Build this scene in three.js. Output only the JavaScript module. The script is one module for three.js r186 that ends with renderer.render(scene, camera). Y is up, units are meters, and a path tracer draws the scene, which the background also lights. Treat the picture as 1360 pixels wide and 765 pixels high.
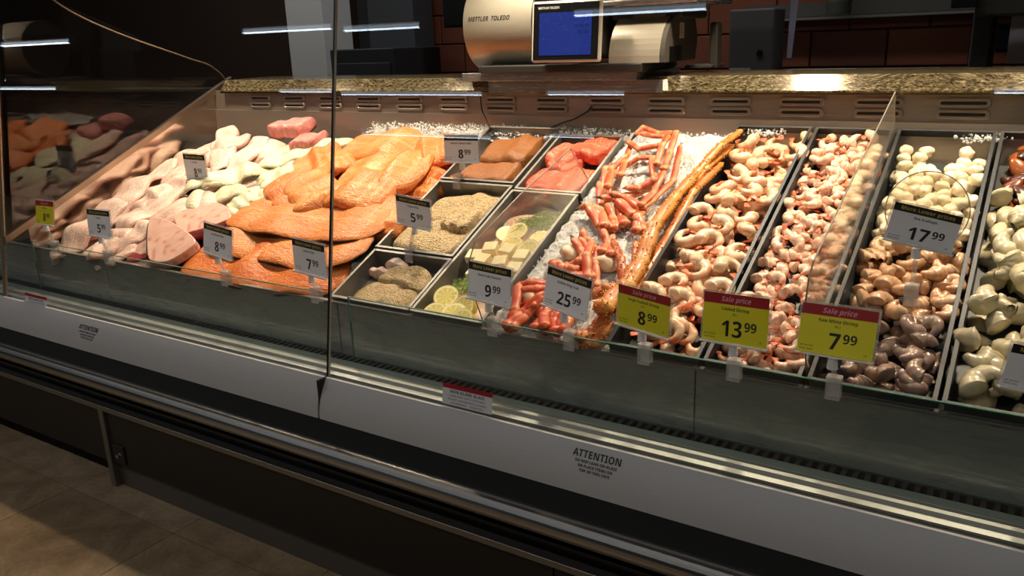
import * as THREE from 'three';
import { mergeGeometries, mergeVertices } from 'three/addons/utils/BufferGeometryUtils.js';
import { RoundedBoxGeometry } from 'three/addons/geometries/RoundedBoxGeometry.js';
import { ImprovedNoise } from 'three/addons/math/ImprovedNoise.js';
import { RectAreaLightUniformsLib } from 'three/addons/lights/RectAreaLightUniformsLib.js';

// ---------- camera, exposure ----------
RectAreaLightUniformsLib.init();
const scene = new THREE.Scene();
scene.background = new THREE.Color(0x000000);
const renderer = new THREE.WebGLRenderer({ antialias: true });
renderer.toneMapping = THREE.LinearToneMapping;
renderer.toneMappingExposure = 1.0;
renderer.shadowMap.enabled = true;
const camera = new THREE.PerspectiveCamera(2 * Math.atan(382.5 / 1100) * 180 / Math.PI, 1360 / 765, 0.05, 60);
camera.matrixAutoUpdate = true;
camera.position.set(0, 1.55, 0);
camera.quaternion.setFromRotationMatrix(new THREE.Matrix4().makeBasis(
  new THREE.Vector3(0.84240823, -0.03496249, -0.53770437),
  new THREE.Vector3(-0.12507475, 0.95795033, -0.25823917),
  new THREE.Vector3(0.52412277, 0.28479604, 0.80261232)));
scene.add(camera);

// ---------- light levels ----------
const TUBE = { color: new THREE.Color(0.74, 0.88, 1.0), level: 11 };          // fluorescent rows over the aisle
const SPOT = { color: new THREE.Color(1.0, 0.80, 0.56), level: 6.8 };         // warm lamps in the canopy of the case
const SPOT_X = [-3.30, -2.48, -1.64, -0.80, 0.04], SPOT_Y = 2.12, SPOT_Z = [-2.36, -2.36, -2.5, -2.5, -2.5];
const NEAR = { color: new THREE.Color(1.0, 0.97, 0.93), level: 15 };          // strip lights close by, over the counter and the prep area

// ---------- helpers ----------
function rng(seed) { let a = seed >>> 0; return () => { a = (a + 0x6D2B79F5) | 0; let t = Math.imul(a ^ (a >>> 15), 1 | a); t = (t + Math.imul(t ^ (t >>> 7), 61 | t)) ^ t; return ((t ^ (t >>> 14)) >>> 0) / 4294967296; }; }
const perlin = new ImprovedNoise();
const ns = (x, y, z) => perlin.noise(x, y, z);
const taken = new Map();
function numbered(n) { const k = taken.get(n) || 0; taken.set(n, k + 1); return k ? `${n}_${String(k).padStart(3, '0')}` : n; }
function tag(o, label, category, group, kind) { if (label) o.userData.label = label; if (category) o.userData.category = category; if (group) o.userData.group = group; if (kind) o.userData.kind = kind; return o; }
function shade(m) { m.castShadow = true; m.receiveShadow = true; return m; }
function thing(name, label, category, group) { const o = new THREE.Group(); o.name = numbered(name); scene.add(o); return tag(o, label, category, group); }
function part(name, geo, mat, parent, label) { const m = shade(new THREE.Mesh(geo, mat)); m.name = name; parent.add(m); if (label) m.userData.label = label; return m; }
function solo(name, geo, mat, label, category, group, kind) { const m = shade(new THREE.Mesh(geo, mat)); m.name = numbered(name); scene.add(m); return tag(m, label, category, group, kind); }
function struct(name, geo, mat) { const m = shade(new THREE.Mesh(geo, mat)); m.name = name; m.userData.kind = 'structure'; scene.add(m); return m; }
function bx(w, h, d, x = 0, y = 0, z = 0, r = 0) { const g = r ? new RoundedBoxGeometry(w, h, d, 2, r) : new THREE.BoxGeometry(w, h, d); g.translate(x, y, z); return g; }
function span(x0, x1, y0, y1, z0, z1, r = 0) { return bx(x1 - x0, y1 - y0, Math.abs(z1 - z0), (x0 + x1) / 2, (y0 + y1) / 2, (z0 + z1) / 2, r); }
function prismX(pts, x0, x1) { const s = new THREE.Shape(pts.map(([z, y]) => new THREE.Vector2(-z, y))); const g = new THREE.ExtrudeGeometry(s, { depth: x1 - x0, bevelEnabled: false }); g.rotateY(Math.PI / 2); g.translate(x0, 0, 0); return g; }
function tube(pts, r, seg = 24, rad = 6) { return new THREE.TubeGeometry(new THREE.CatmullRomCurve3(pts.map(p => new THREE.Vector3(...p))), seg, r, rad); }
function merge(list) { return mergeGeometries(list.map(g => { const q = g.index ? g.toNonIndexed() : g; for (const k of Object.keys(q.attributes)) if (!['position', 'normal', 'uv', 'color'].includes(k)) q.deleteAttribute(k); return q; })); }
function smooth(g) { g.deleteAttribute('normal'); const m = mergeVertices(g, 1e-5); m.computeVertexNormals(); return m; }
function dataTex(w, h, fn, srgb = true) { const d = new Uint8Array(w * h * 4); for (let y = 0; y < h; y++) for (let x = 0; x < w; x++) { const c = fn(x / w, y / h), i = (y * w + x) * 4; d[i] = Math.max(0, Math.min(255, c[0])); d[i + 1] = Math.max(0, Math.min(255, c[1])); d[i + 2] = Math.max(0, Math.min(255, c[2])); d[i + 3] = 255; } const t = new THREE.DataTexture(d, w, h); t.magFilter = THREE.LinearFilter; t.minFilter = THREE.LinearMipmapLinearFilter; t.generateMipmaps = true; t.wrapS = t.wrapT = THREE.RepeatWrapping; if (srgb) t.colorSpace = THREE.SRGBColorSpace; t.needsUpdate = true; return t; }
const std = (o) => new THREE.MeshStandardMaterial(o);
const phy = (o) => new THREE.MeshPhysicalMaterial(o);
// noise that repeats over the unit square
function tn(u, v, f, s) { const a = u * 2 * Math.PI, b = v * 2 * Math.PI, k = f / 6.283; return ns(Math.cos(a) * k + s, Math.sin(a) * k + Math.cos(b) * k + s * 1.7, Math.sin(b) * k - s); }

// ---------- deck frame: x along the counter, s up the slope from the front edge, h off the slope ----------
const SL = 24.5 * Math.PI / 180, DY = 0.802, DZ = -1.75;
const DQ = new THREE.Quaternion().setFromAxisAngle(new THREE.Vector3(1, 0, 0), SL);
const deckPos = (x, s, h = 0) => new THREE.Vector3(x, DY + s * Math.sin(SL) + h * Math.cos(SL), DZ - s * Math.cos(SL) + h * Math.sin(SL));
function onDeck(o, x, s, h = 0, yaw = 0, pitch = 0, roll = 0) { o.position.copy(deckPos(x, s, h)); o.quaternion.copy(DQ).multiply(new THREE.Quaternion().setFromEuler(new THREE.Euler(pitch, yaw, roll, 'YXZ'))); return o; }

// ---------- materials ----------
const brushed = dataTex(64, 256, (u, v) => { const n = 128 + 60 * ns(v * 90, u * 1.2, 3) + 40 * ns(v * 31, u * 2, 7); return [n, n, n]; }, false);
const cloud = dataTex(256, 256, (u, v) => { const n = 150 + 60 * tn(u, v, 9, 2) + 40 * tn(u, v, 25, 8); return [n, n, n]; }, false);
const M = {
  steel: std({ color: 0x9a9a98, metalness: 0.65, roughness: 0.4, roughnessMap: cloud }),
  steelDark: std({ color: 0x6c6e70, metalness: 1, roughness: 0.38 }),
  steelMirror: std({ color: 0xd2c6ba, metalness: 1, roughness: 0.12 }),
  wallSteel: std({ color: 0xa39a90, metalness: 0.75, roughness: 0.36, bumpMap: cloud, bumpScale: 0.001 }),
  riser: std({ color: 0x8a8d88, metalness: 0.35, roughness: 0.5, roughnessMap: cloud }),
  bumper: std({ color: 0xb4b4b2, metalness: 1, roughness: 0.28 }),
  rail: std({ color: 0xa6a9a5, metalness: 0.75, roughness: 0.5 }),
  white: std({ color: 0xbcbbba, roughness: 0.55 }),
  black: std({ color: 0x0b0a09, roughness: 0.85 }),
  blackGloss: std({ color: 0x0a0a0a, roughness: 0.3 }),
  brown: std({ color: 0x1b1510, roughness: 0.5 }),
  kick: std({ color: 0x6a645c, metalness: 0.6, roughness: 0.45 }),
  trim: std({ color: 0x8c8982, metalness: 0.9, roughness: 0.35 }),
  slot: std({ color: 0x3c3a37, metalness: 0.8, roughness: 0.5 }),
  glass: phy({ color: 0xffffff, transmission: 1, thickness: 0, roughness: 0, ior: 1.5 }),
  guard: phy({ color: 0xf7faf9, transmission: 1, thickness: 0, roughness: 0.02, ior: 1.5 }),
  glassEdge: phy({ color: 0x5f9a88, transmission: 0.5, thickness: 0, roughness: 0.15 }),
  acrylic: phy({ color: 0xf6f4ef, transmission: 0.93, thickness: 0, roughness: 0.06, ior: 1.49 }),
  acrylicEdge: std({ color: 0x8f897e, roughness: 0.3 }),
  clear: phy({ color: 0xf2f2f2, transmission: 0.8, thickness: 0, roughness: 0.12, ior: 1.49 }),
  knob: phy({ color: 0xe9ecee, roughness: 0.4, transmission: 0.3, thickness: 0 }),
};

// ---------- the setting: store floor, walls, ceiling ----------
const floorTex = dataTex(256, 256, (u, v) => { const n = 18 * tn(u, v, 8, 1) + 14 * tn(u, v, 40, 5); return [142 + n, 122 + n, 98 + n * 0.9]; });
const tileMats = [0xffffff, 0xf2efe8, 0xe6e2da].map(c => std({ color: c, map: floorTex, roughness: 0.4 }));
const floor = struct('floor', span(-22, 6, -0.25, -0.012, 13, -5.2), std({ color: 0x3a352e, roughness: 0.8 }));
{
  const g = bx(0.6075, 0.014, 0.6075, 0, -0.007, 0); const r = rng(4);
  for (let i = 0; i < 12; i++) for (let k = 0; k < 6; k++) { const m = part('tile', g, tileMats[Math.floor(r() * 3)], floor); m.position.set(-6.9 + i * 0.61, 0, -1.72 + k * 0.61); }
}
part('far_tiles', merge([span(-22, -7.21, -0.014, 0, 13, -5), span(-0.49, 6, -0.014, 0, 13, -5), span(-7.205, -0.495, -0.014, 0, 13, 1.64), span(-7.205, -0.495, -0.014, 0, -2.03, -5)]), tileMats[0], floor);
struct('ceiling', span(-22, 6, 3.72, 3.95, 13, -5.2), std({ color: 0x55524e, roughness: 0.9 }));
struct('wall_left', span(-22.2, -22, 0, 3.8, 13, -5.2), std({ color: 0x3a3530, roughness: 0.9 }));
struct('wall_right', span(6, 6.2, 0, 3.8, 13, -5.2), std({ color: 0x3a3530, roughness: 0.9 }));
struct('wall_front', span(-22, 6, 0, 3.8, 13.2, 13), std({ color: 0x35322f, roughness: 0.9 }));
const wallBack = struct('wall_back', span(-22, 6, 0, 3.8, -5.02, -5.3), std({ color: 0x33241b, roughness: 0.95 }));
{
  const gm = bx(0.392, 0.19, 0.03, 0, 0, 0, 0.006), r = rng(9);
  const bm = [0x6a3420, 0x5f2e1c, 0x70391f].map(c => std({ color: c, roughness: 0.7, bumpMap: cloud, bumpScale: 0.002 }));
  for (let j = 0; j < 5; j++) for (let i = 7; i < 20; i++) { const m = part('block', gm, bm[Math.floor(r() * 3)], wallBack); m.position.set(-7.2 + i * 0.4 + (j % 2) * 0.2, 1.25 + j * 0.198, -5.02); }
}

// ---------- fluorescent rows over the aisle ----------
function aisleLight(x0, x1, z, wide = 0.06, lamp = TUBE) {
  const L = x1 - x0, o = thing('ceiling_tube_light', 'white strip ceiling light with a bare fluorescent tube over the aisle', 'ceiling light', 'strip lights over the aisle');
  o.position.set((x0 + x1) / 2, 3.72, z);
  part('housing', bx(L + 0.06, 0.06, Math.max(0.1, wide + 0.04), 0, -0.03, 0), std({ color: 0xd8d8d8, roughness: 0.6 }), o);
  for (const q of wide > 0.1 ? [-0.11, 0, 0.11] : [0]) part('tube', new THREE.CylinderGeometry(0.019, 0.019, L, 10).rotateZ(Math.PI / 2).translate(0, -0.085, q), std({ color: 0xffffff, emissive: lamp.color, emissiveIntensity: 1.5 }), o);
  for (const s of [-1, 1]) part('lamp_holder', bx(0.03, 0.07, Math.max(0.05, wide), s * (L / 2 + 0.012), -0.085, 0), std({ color: 0xcfcfcf, roughness: 0.6 }), o);
  const l = new THREE.RectAreaLight(lamp.color, lamp.level, L, wide); l.position.set((x0 + x1) / 2, 3.61, z); l.rotation.x = -Math.PI / 2; scene.add(l);
}
for (const [x0, x1, z] of [[-14.8, -12.8, 3.65], [-8.86, -7.3, 3.65], [-7.2, -6.05, 3.75], [-4.06, -2.72, 3.66], [-11.3, -10.05, 6.5], [-10, -7.16, 6.66], [-6.02, -4.83, 6.62], [-20.3, -17.9, 6.3], [-0.55, 0.9, 6.5], [-12.5, -9.15, 9.95], [-7.65, -6.7, 9.55],
]) aisleLight(x0, x1, z);
for (const [x0, x1, z] of [[-8.2, -5.8, 0.75], [-5.4, -3.0, 0.75], [-2.6, -0.2, 0.75], [0.2, 2.6, 0.75], [-5.6, -3.4, -3.9], [-2.6, -0.4, -3.9]]) aisleLight(x0, x1, z, z > 0 ? 0.13 : 0.2, NEAR);

// ---------- the display case ----------
const CX0 = -4.7, CX1 = 0.95, JX = -1.69, END = -3.48;
const display = thing('display_case', 'long refrigerated seafood display case with white bumper panel and sloped glass front', 'display case');
part('toe_kick', span(-2.79, CX1, 0, 0.097, -1.53, -1.56), M.kick, display, 'grey metal toe kick');
part('recessed_base', span(CX0, CX1, 0, 0.12, -1.72, -2.9), M.black, display);
for (const [a, b] of [[CX0, -2.815], [-2.787, -0.9], [-0.894, CX1]]) part('lower_panel', span(a, b, 0.097, 0.312, -1.515, -1.6), M.brown, display, 'dark brown lower panel');
part('trim_post', span(-2.815, -2.787, 0, 0.316, -1.503, -1.56, 0.003), M.trim, display, 'grey metal post between lower panels');
part('trim_strip', span(CX0, CX1, 0.312, 0.332, -1.503, -1.6, 0.003), M.trim, display);
part('recess', span(CX0, CX1, 0.332, 0.43, -1.545, -1.7), M.blackGloss, display);
part('recess_lip', span(CX0, CX1, 0.372, 0.378, -1.512, -1.56), std({ color: 0x3c3c3c, metalness: 1, roughness: 0.35 }), display);
{ const p = []; for (let i = 0; i <= 12; i++) { const a = -Math.PI / 2 + Math.PI * i / 12; p.push([-1.492 + 0.03 * Math.cos(a), 0.443 + 0.03 * Math.sin(a)]); } p.push([-1.55, 0.473], [-1.55, 0.413]); part('bumper_rail', smoothAll(prismX(p, CX0, CX1)), M.bumper, display, 'rounded stainless bumper rail'); }
function smoothAll(g) { return g; }
part('black_apron', prismX([[-1.497, 0.468], [-1.54, 0.5195], [-1.62, 0.5195], [-1.62, 0.45]], CX0, CX1), M.black, display, 'matt black apron above the bumper');
part('carcass', merge([span(CX0, CX1, 0.3, 0.6, -1.62, -2.9)]), M.black, display);
// white bumper panel, gently convex
const panelAt = (t, off = 0) => { const z = -1.535 - 0.04 * t + 0.01 * Math.sin(Math.PI * t), y = 0.519 + 0.114 * t; return [z + off * 0.94, y + off * 0.33]; };
function panelGeo(x0, x1, t0, t1, off, nx = 1) { const n = 10, pos = [], uv = [], idx = []; for (let i = 0; i <= n; i++) for (let k = 0; k <= nx; k++) { const [z, y] = panelAt(t0 + (t1 - t0) * i / n, off); pos.push(x0 + (x1 - x0) * k / nx, y, z); uv.push(k / nx, i / n); } for (let i = 0; i < n; i++) for (let k = 0; k < nx; k++) { const a = i * (nx + 1) + k, b = a + nx + 1; idx.push(a, a + 1, b, a + 1, b + 1, b); } const g = new THREE.BufferGeometry(); g.setAttribute('position', new THREE.Float32BufferAttribute(pos, 3)); g.setAttribute('uv', new THREE.Float32BufferAttribute(uv, 2)); g.setIndex(idx); g.computeVertexNormals(); return g; }
function panelSolid(x0, x1) { const p = []; for (let i = 0; i <= 10; i++) p.push(panelAt(i / 10)); p.push([-1.583, 0.633], [-1.6, 0.519]); return prismX(p, x0, x1); }
const panels = [[CX0, JX - 0.004], [JX + 0.004, CX1]].map(([a, b]) => part('bumper_panel', panelSolid(a, b), M.white, display, 'smooth white bumper panel'));
part('panel_seam', span(JX - 0.004, JX + 0.004, 0.519, 0.634, -1.545, -1.59), M.blackGloss, display);
function canvasTex(w, h, draw) { const c = document.createElement('canvas'); c.width = w; c.height = h; draw(c.getContext('2d'), w, h); const t = new THREE.CanvasTexture(c); t.wrapS = t.wrapT = THREE.RepeatWrapping; t.colorSpace = THREE.SRGBColorSpace; return t; }
const attention = canvasTex(256, 128, (g, w, h) => { g.clearRect(0, 0, w, h); g.fillStyle = '#26262a'; g.textAlign = 'center'; g.font = 'bold 46px sans-serif'; g.fillText('ATTENTION', w / 2, 46); g.font = 'bold 19px sans-serif'; g.fillText('DO NOT LEAN ON GLASS', w / 2, 70); g.fillText('OR PLACE ITEMS ON', w / 2, 92); g.fillText('TOP OF THIS CASE', w / 2, 114); });
const attentionMat = std({ map: attention, transparent: true, roughness: 0.5 });
part('warning_print', panelGeo(-0.862, -0.735, 0.42, 0.93, 0.0012, 2), attentionMat, panels[1], 'small dark ATTENTION print');
part('warning_print', panelGeo(-2.925, -2.805, 0.34, 0.85, 0.0012, 2), attentionMat, panels[0], 'small dark ATTENTION print');
part('gap_strip', span(CX0, CX1, 0.6, 0.628, -1.583, -1.62), M.blackGloss, display);
part('front_rail', prismX([[-1.602, 0.60], [-1.602, 0.634], [-1.618, 0.637], [-1.622, 0.646], [-1.634, 0.647], [-1.64, 0.64], [-1.664, 0.637], [-1.664, 0.60]], CX0, CX1), M.rail, display, 'polished metal rail under the glass');
part('rail_strip', span(CX0, CX1, 0.6, 0.639, -1.664, -1.694), std({ color: 0x9db0a8, metalness: 0.6, roughness: 0.3 }), display);
part('grille_well', span(CX0, CX1, 0.55, 0.622, -1.694, -1.75), M.black, display);
{ const l = [span(CX0, CX1, 0.622, 0.636, -1.694, -1.70), span(CX0, CX1, 0.622, 0.636, -1.734, -1.745)]; for (let x = CX0; x < CX1; x += 0.024) l.push(bx(0.011, 0.012, 0.04, x, 0.629, -1.717)); tag(part('air_grille', merge(l), M.steelDark, display, 'slotted dark air grille'), null, null, null, 'stuff'); }
{ let x = CX0; for (const b of [-3.0, -1.78, -0.63, CX1]) { part('riser_panel', span(x, b - 0.004, 0.636, 0.8, -1.743, -1.755), M.riser, display, 'dull steel riser panel'); x = b; } }
part('riser_lip', span(CX0, CX1, 0.797, 0.803, -1.74, -1.757), M.steel, display);
// sloped deck pan
function deckBox(x0, x1, s0, s1, h0, h1) { const g = bx(x1 - x0, h1 - h0, s1 - s0); g.applyQuaternion(DQ); const c = deckPos((x0 + x1) / 2, (s0 + s1) / 2, (h0 + h1) / 2); g.translate(c.x, c.y, c.z); return g; }
part('deck_pan', deckBox(END + 0.006, CX1, 0.0, 1.09, -0.1, -0.075), M.steelDark, display, 'sloped steel deck pan');
part('back_wall', merge([span(END, CX1, 1.28, 1.372, -2.722, -2.74), span(END, CX1, 1.08, 1.281, -2.712, -2.74)]), M.wallSteel, display, 'stainless back wall with louvre slots');
{
  const cap = (w, h) => { const s = new THREE.Shape(), r = h / 2; s.moveTo(-w / 2 + r, -r); s.lineTo(w / 2 - r, -r); s.absarc(w / 2 - r, 0, r, -Math.PI / 2, Math.PI / 2, false); s.lineTo(-w / 2 + r, r); s.absarc(-w / 2 + r, 0, r, Math.PI / 2, Math.PI * 1.5, false); return s; };
  const ring = cap(0.138, 0.024); ring.holes.push(new THREE.Path(cap(0.12, 0.012).getPoints(6).reverse()));
  const gr = new THREE.ExtrudeGeometry(ring, { depth: 0.006, bevelEnabled: true, bevelSize: 0.0015, bevelThickness: 0.0015, bevelSegments: 1, curveSegments: 5 });
  const gs = new THREE.ExtrudeGeometry(cap(0.124, 0.015), { depth: 0.002, bevelEnabled: false, curveSegments: 5 });
  for (let i = 0; i < 16; i++) for (const y of [1.338, 1.306]) { const l = part('louvre', gr, M.wallSteel, display); l.position.set(-3.15 + i * 0.2255, y, -2.721); part('louvre_opening', gs, M.slot, l); }
}
const granite = dataTex(512, 256, (u, v) => { const a = tn(u, v, 60, 2) + tn(u, v, 24, 6), b = Math.max(0, tn(u, v, 110, 9)); const n = 60 * a + 90 * b; return [84 + n, 75 + n, 56 + n * 0.8]; });
granite.repeat.set(2.2, 4.4);
function planarUV(g) { const p = g.attributes.position, u = g.attributes.uv; for (let i = 0; i < p.count; i++) u.setXY(i, p.getX(i), p.getY(i) - p.getZ(i)); return g; }
part('ledge', planarUV(prismX([[-2.70, 1.368], [-2.70, 1.374], [-2.736, 1.420], [-3.02, 1.424], [-3.02, 1.37]], -3.40, CX1)), std({ map: granite, roughness: 0.16, metalness: 0.25 }), display, 'mottled stone ledge along the back');
part('ledge_lip', span(-3.40, CX1, 1.362, 1.369, -2.694, -2.74), std({ color: 0xc9b890, metalness: 1, roughness: 0.2 }), display);
part('back_carcass', span(CX0, CX1, 0, 1.37, -2.9, -3.02), M.black, display);
// glass front: two leaning panes
const GT = 9.352 * Math.PI / 180, GZ = -1.588, GY = 0.632, GL = 1.45;
function pane(x0, x1, mat, name, parent) { const m = part(name, bx(x1 - x0, GL, 0.006, 0, GL / 2, 0), mat, parent); m.position.set((x0 + x1) / 2, GY, GZ); m.rotation.x = -GT; return m; }
for (const [a, b] of [[END, JX - 0.004], [JX + 0.004, CX1]]) { const p = pane(a, b, M.glass, 'front_glass', display); p.userData.label = 'large leaning front glass pane'; }
pane(JX - 0.004, JX + 0.003, M.blackGloss, 'glass_seal', display).userData.label = 'thin black seal between panes';
pane(JX + 0.003, JX + 0.0055, M.acrylicEdge, 'glass_edge', display);
pane(END - 0.03, END - 0.004, std({ color: 0xa08c74, metalness: 0.6, roughness: 0.4 }), 'corner_post', display);
// end: polished wedge, rail and glass above it
const railAt = z => 0.842 + (-1.615 - z) * 0.463;
part('end_panel', prismX([[-1.72, 0.64], [-1.72, railAt(-1.72)], [-2.80, railAt(-2.80)], [-2.80, 0.9], [-2.4, 0.64]], END, END + 0.004), M.steelMirror, display, 'polished steel end panel');
part('end_rail', prismX([[-1.62, railAt(-1.62)], [-1.62, railAt(-1.62) + 0.028], [-2.83, railAt(-2.83) + 0.028], [-2.83, railAt(-2.83)]], END - 0.012, END + 0.012), std({ color: 0xa89684, metalness: 0.9, roughness: 0.3 }), display, 'metal rail under the end glass');
part('end_glass', prismX([[-1.66, railAt(-1.66) + 0.026], [-1.83, 2.0], [-2.02, 1.765], [-2.60, 1.53], [-2.70, 1.50], [-2.77, 1.455], [-2.80, railAt(-2.80) + 0.03]], END - 0.003, END + 0.003), M.glass, display, 'end glass with a sloping rounded top edge');
part('end_glass_edge', tube([[END, 2.0, -1.83], [END, 1.77, -2.01], [END, 1.53, -2.60], [END, 1.495, -2.71], [END, 1.45, -2.775], [END, railAt(-2.8) + 0.03, -2.80]], 0.0035, 40), std({ color: 0x6a5a48, roughness: 0.3 }), display);
// low guard glass behind the front rail
for (const [a, b] of [[END + 0.02, -1.80], [-1.705, CX1]]) { const g = part('guard_glass', span(a, b, 0.64, 0.838, -1.712, -1.717), M.guard, display, 'low glass guard'); part('guard_edge', merge([span(a, b, 0.8365, 0.8385, -1.7115, -1.7175), span(a, a + 0.002, 0.64, 0.838, -1.7115, -1.7175)]), M.glassEdge, g); }
// labels stuck on the glass foot
const notice = canvasTex(256, 96, (g, w, h) => { g.fillStyle = '#d9d9dd'; g.fillRect(0, 0, w, h); g.fillStyle = '#a01828'; g.fillRect(0, 0, w, 20); g.fillStyle = '#222'; g.textAlign = 'center'; g.font = 'bold 20px sans-serif'; g.fillText('NON-GLARE GLASS', w / 2, 39); g.font = '13px sans-serif'; g.fillText('CLEAN WITH SOFT CLOTH ONLY', w / 2, 56); g.fillText('DO NOT USE ABRASIVE CLEANERS', w / 2, 73); g.fillText('OR AMMONIA    THANK YOU', w / 2, 89); });
for (const [x, y] of [[-1.19, 0.667], [-3.26, 0.64]]) { const m = part('notice_label', new THREE.PlaneGeometry(0.158, 0.056), std({ map: notice, roughness: 0.5 }), display, 'small white notice with red band'); m.position.set(x, y, GZ + 0.0045 - (y - GY) * 0.165); m.rotation.x = -GT; }
// outlet plate on lower panel
{ const p = part('outlet_plate', bx(0.07, 0.075, 0.006, -2.74, 0.145, -1.512, 0.002), std({ color: 0x17120e, roughness: 0.4 }), display, 'small dark outlet plate'); part('outlet_socket', merge([bx(0.012, 0.01, 0.004, -2.75, 0.135, -1.508), bx(0.018, 0.006, 0.004, -2.728, 0.15, -1.508)]), std({ color: 0x8a8780, roughness: 0.5 }), p); }
// canopy above the glass with its lamps
part('canopy', merge([span(END, CX1, 2.19, 2.25, -1.78, -2.72), span(END, CX1, 2.06, 2.25, -1.79, -1.83)]), std({ color: 0x2a2622, roughness: 0.7 }), display, 'dark canopy over the case');
for (const x of [END + 0.1, -1.3, CX1 - 0.1]) part('canopy_hanger', span(x - 0.008, x + 0.008, 2.25, 3.72, -2.2, -2.216), M.steelDark, display);
SPOT_X.forEach((x, n) => {
  const o = thing('spot_lamp', 'round warm spot lamp under the canopy of the case', 'lamp', 'spot lamps under the canopy'); o.position.set(x, 2.19, SPOT_Z[n]);
  part('lamp_can', new THREE.CylinderGeometry(0.05, 0.055, 0.06, 20, 1, true).translate(0, -0.03, 0), std({ color: 0x222222, roughness: 0.5, side: THREE.DoubleSide }), o);
  part('lamp_lens', new THREE.CylinderGeometry(0.046, 0.046, 0.006, 20).translate(0, -0.05, 0), std({ color: 0xffffff, emissive: SPOT.color, emissiveIntensity: 6 }), o);
  const l = new THREE.SpotLight(SPOT.color, SPOT.level, 0, 1.0, 1.0, 2); l.position.set(x, SPOT_Y, SPOT_Z[n]); l.target.position.set(x, 1.1, SPOT_Z[n] + 0.08); l.castShadow = true; l.shadow.radius = 2.2; scene.add(l, l.target);
});

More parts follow.
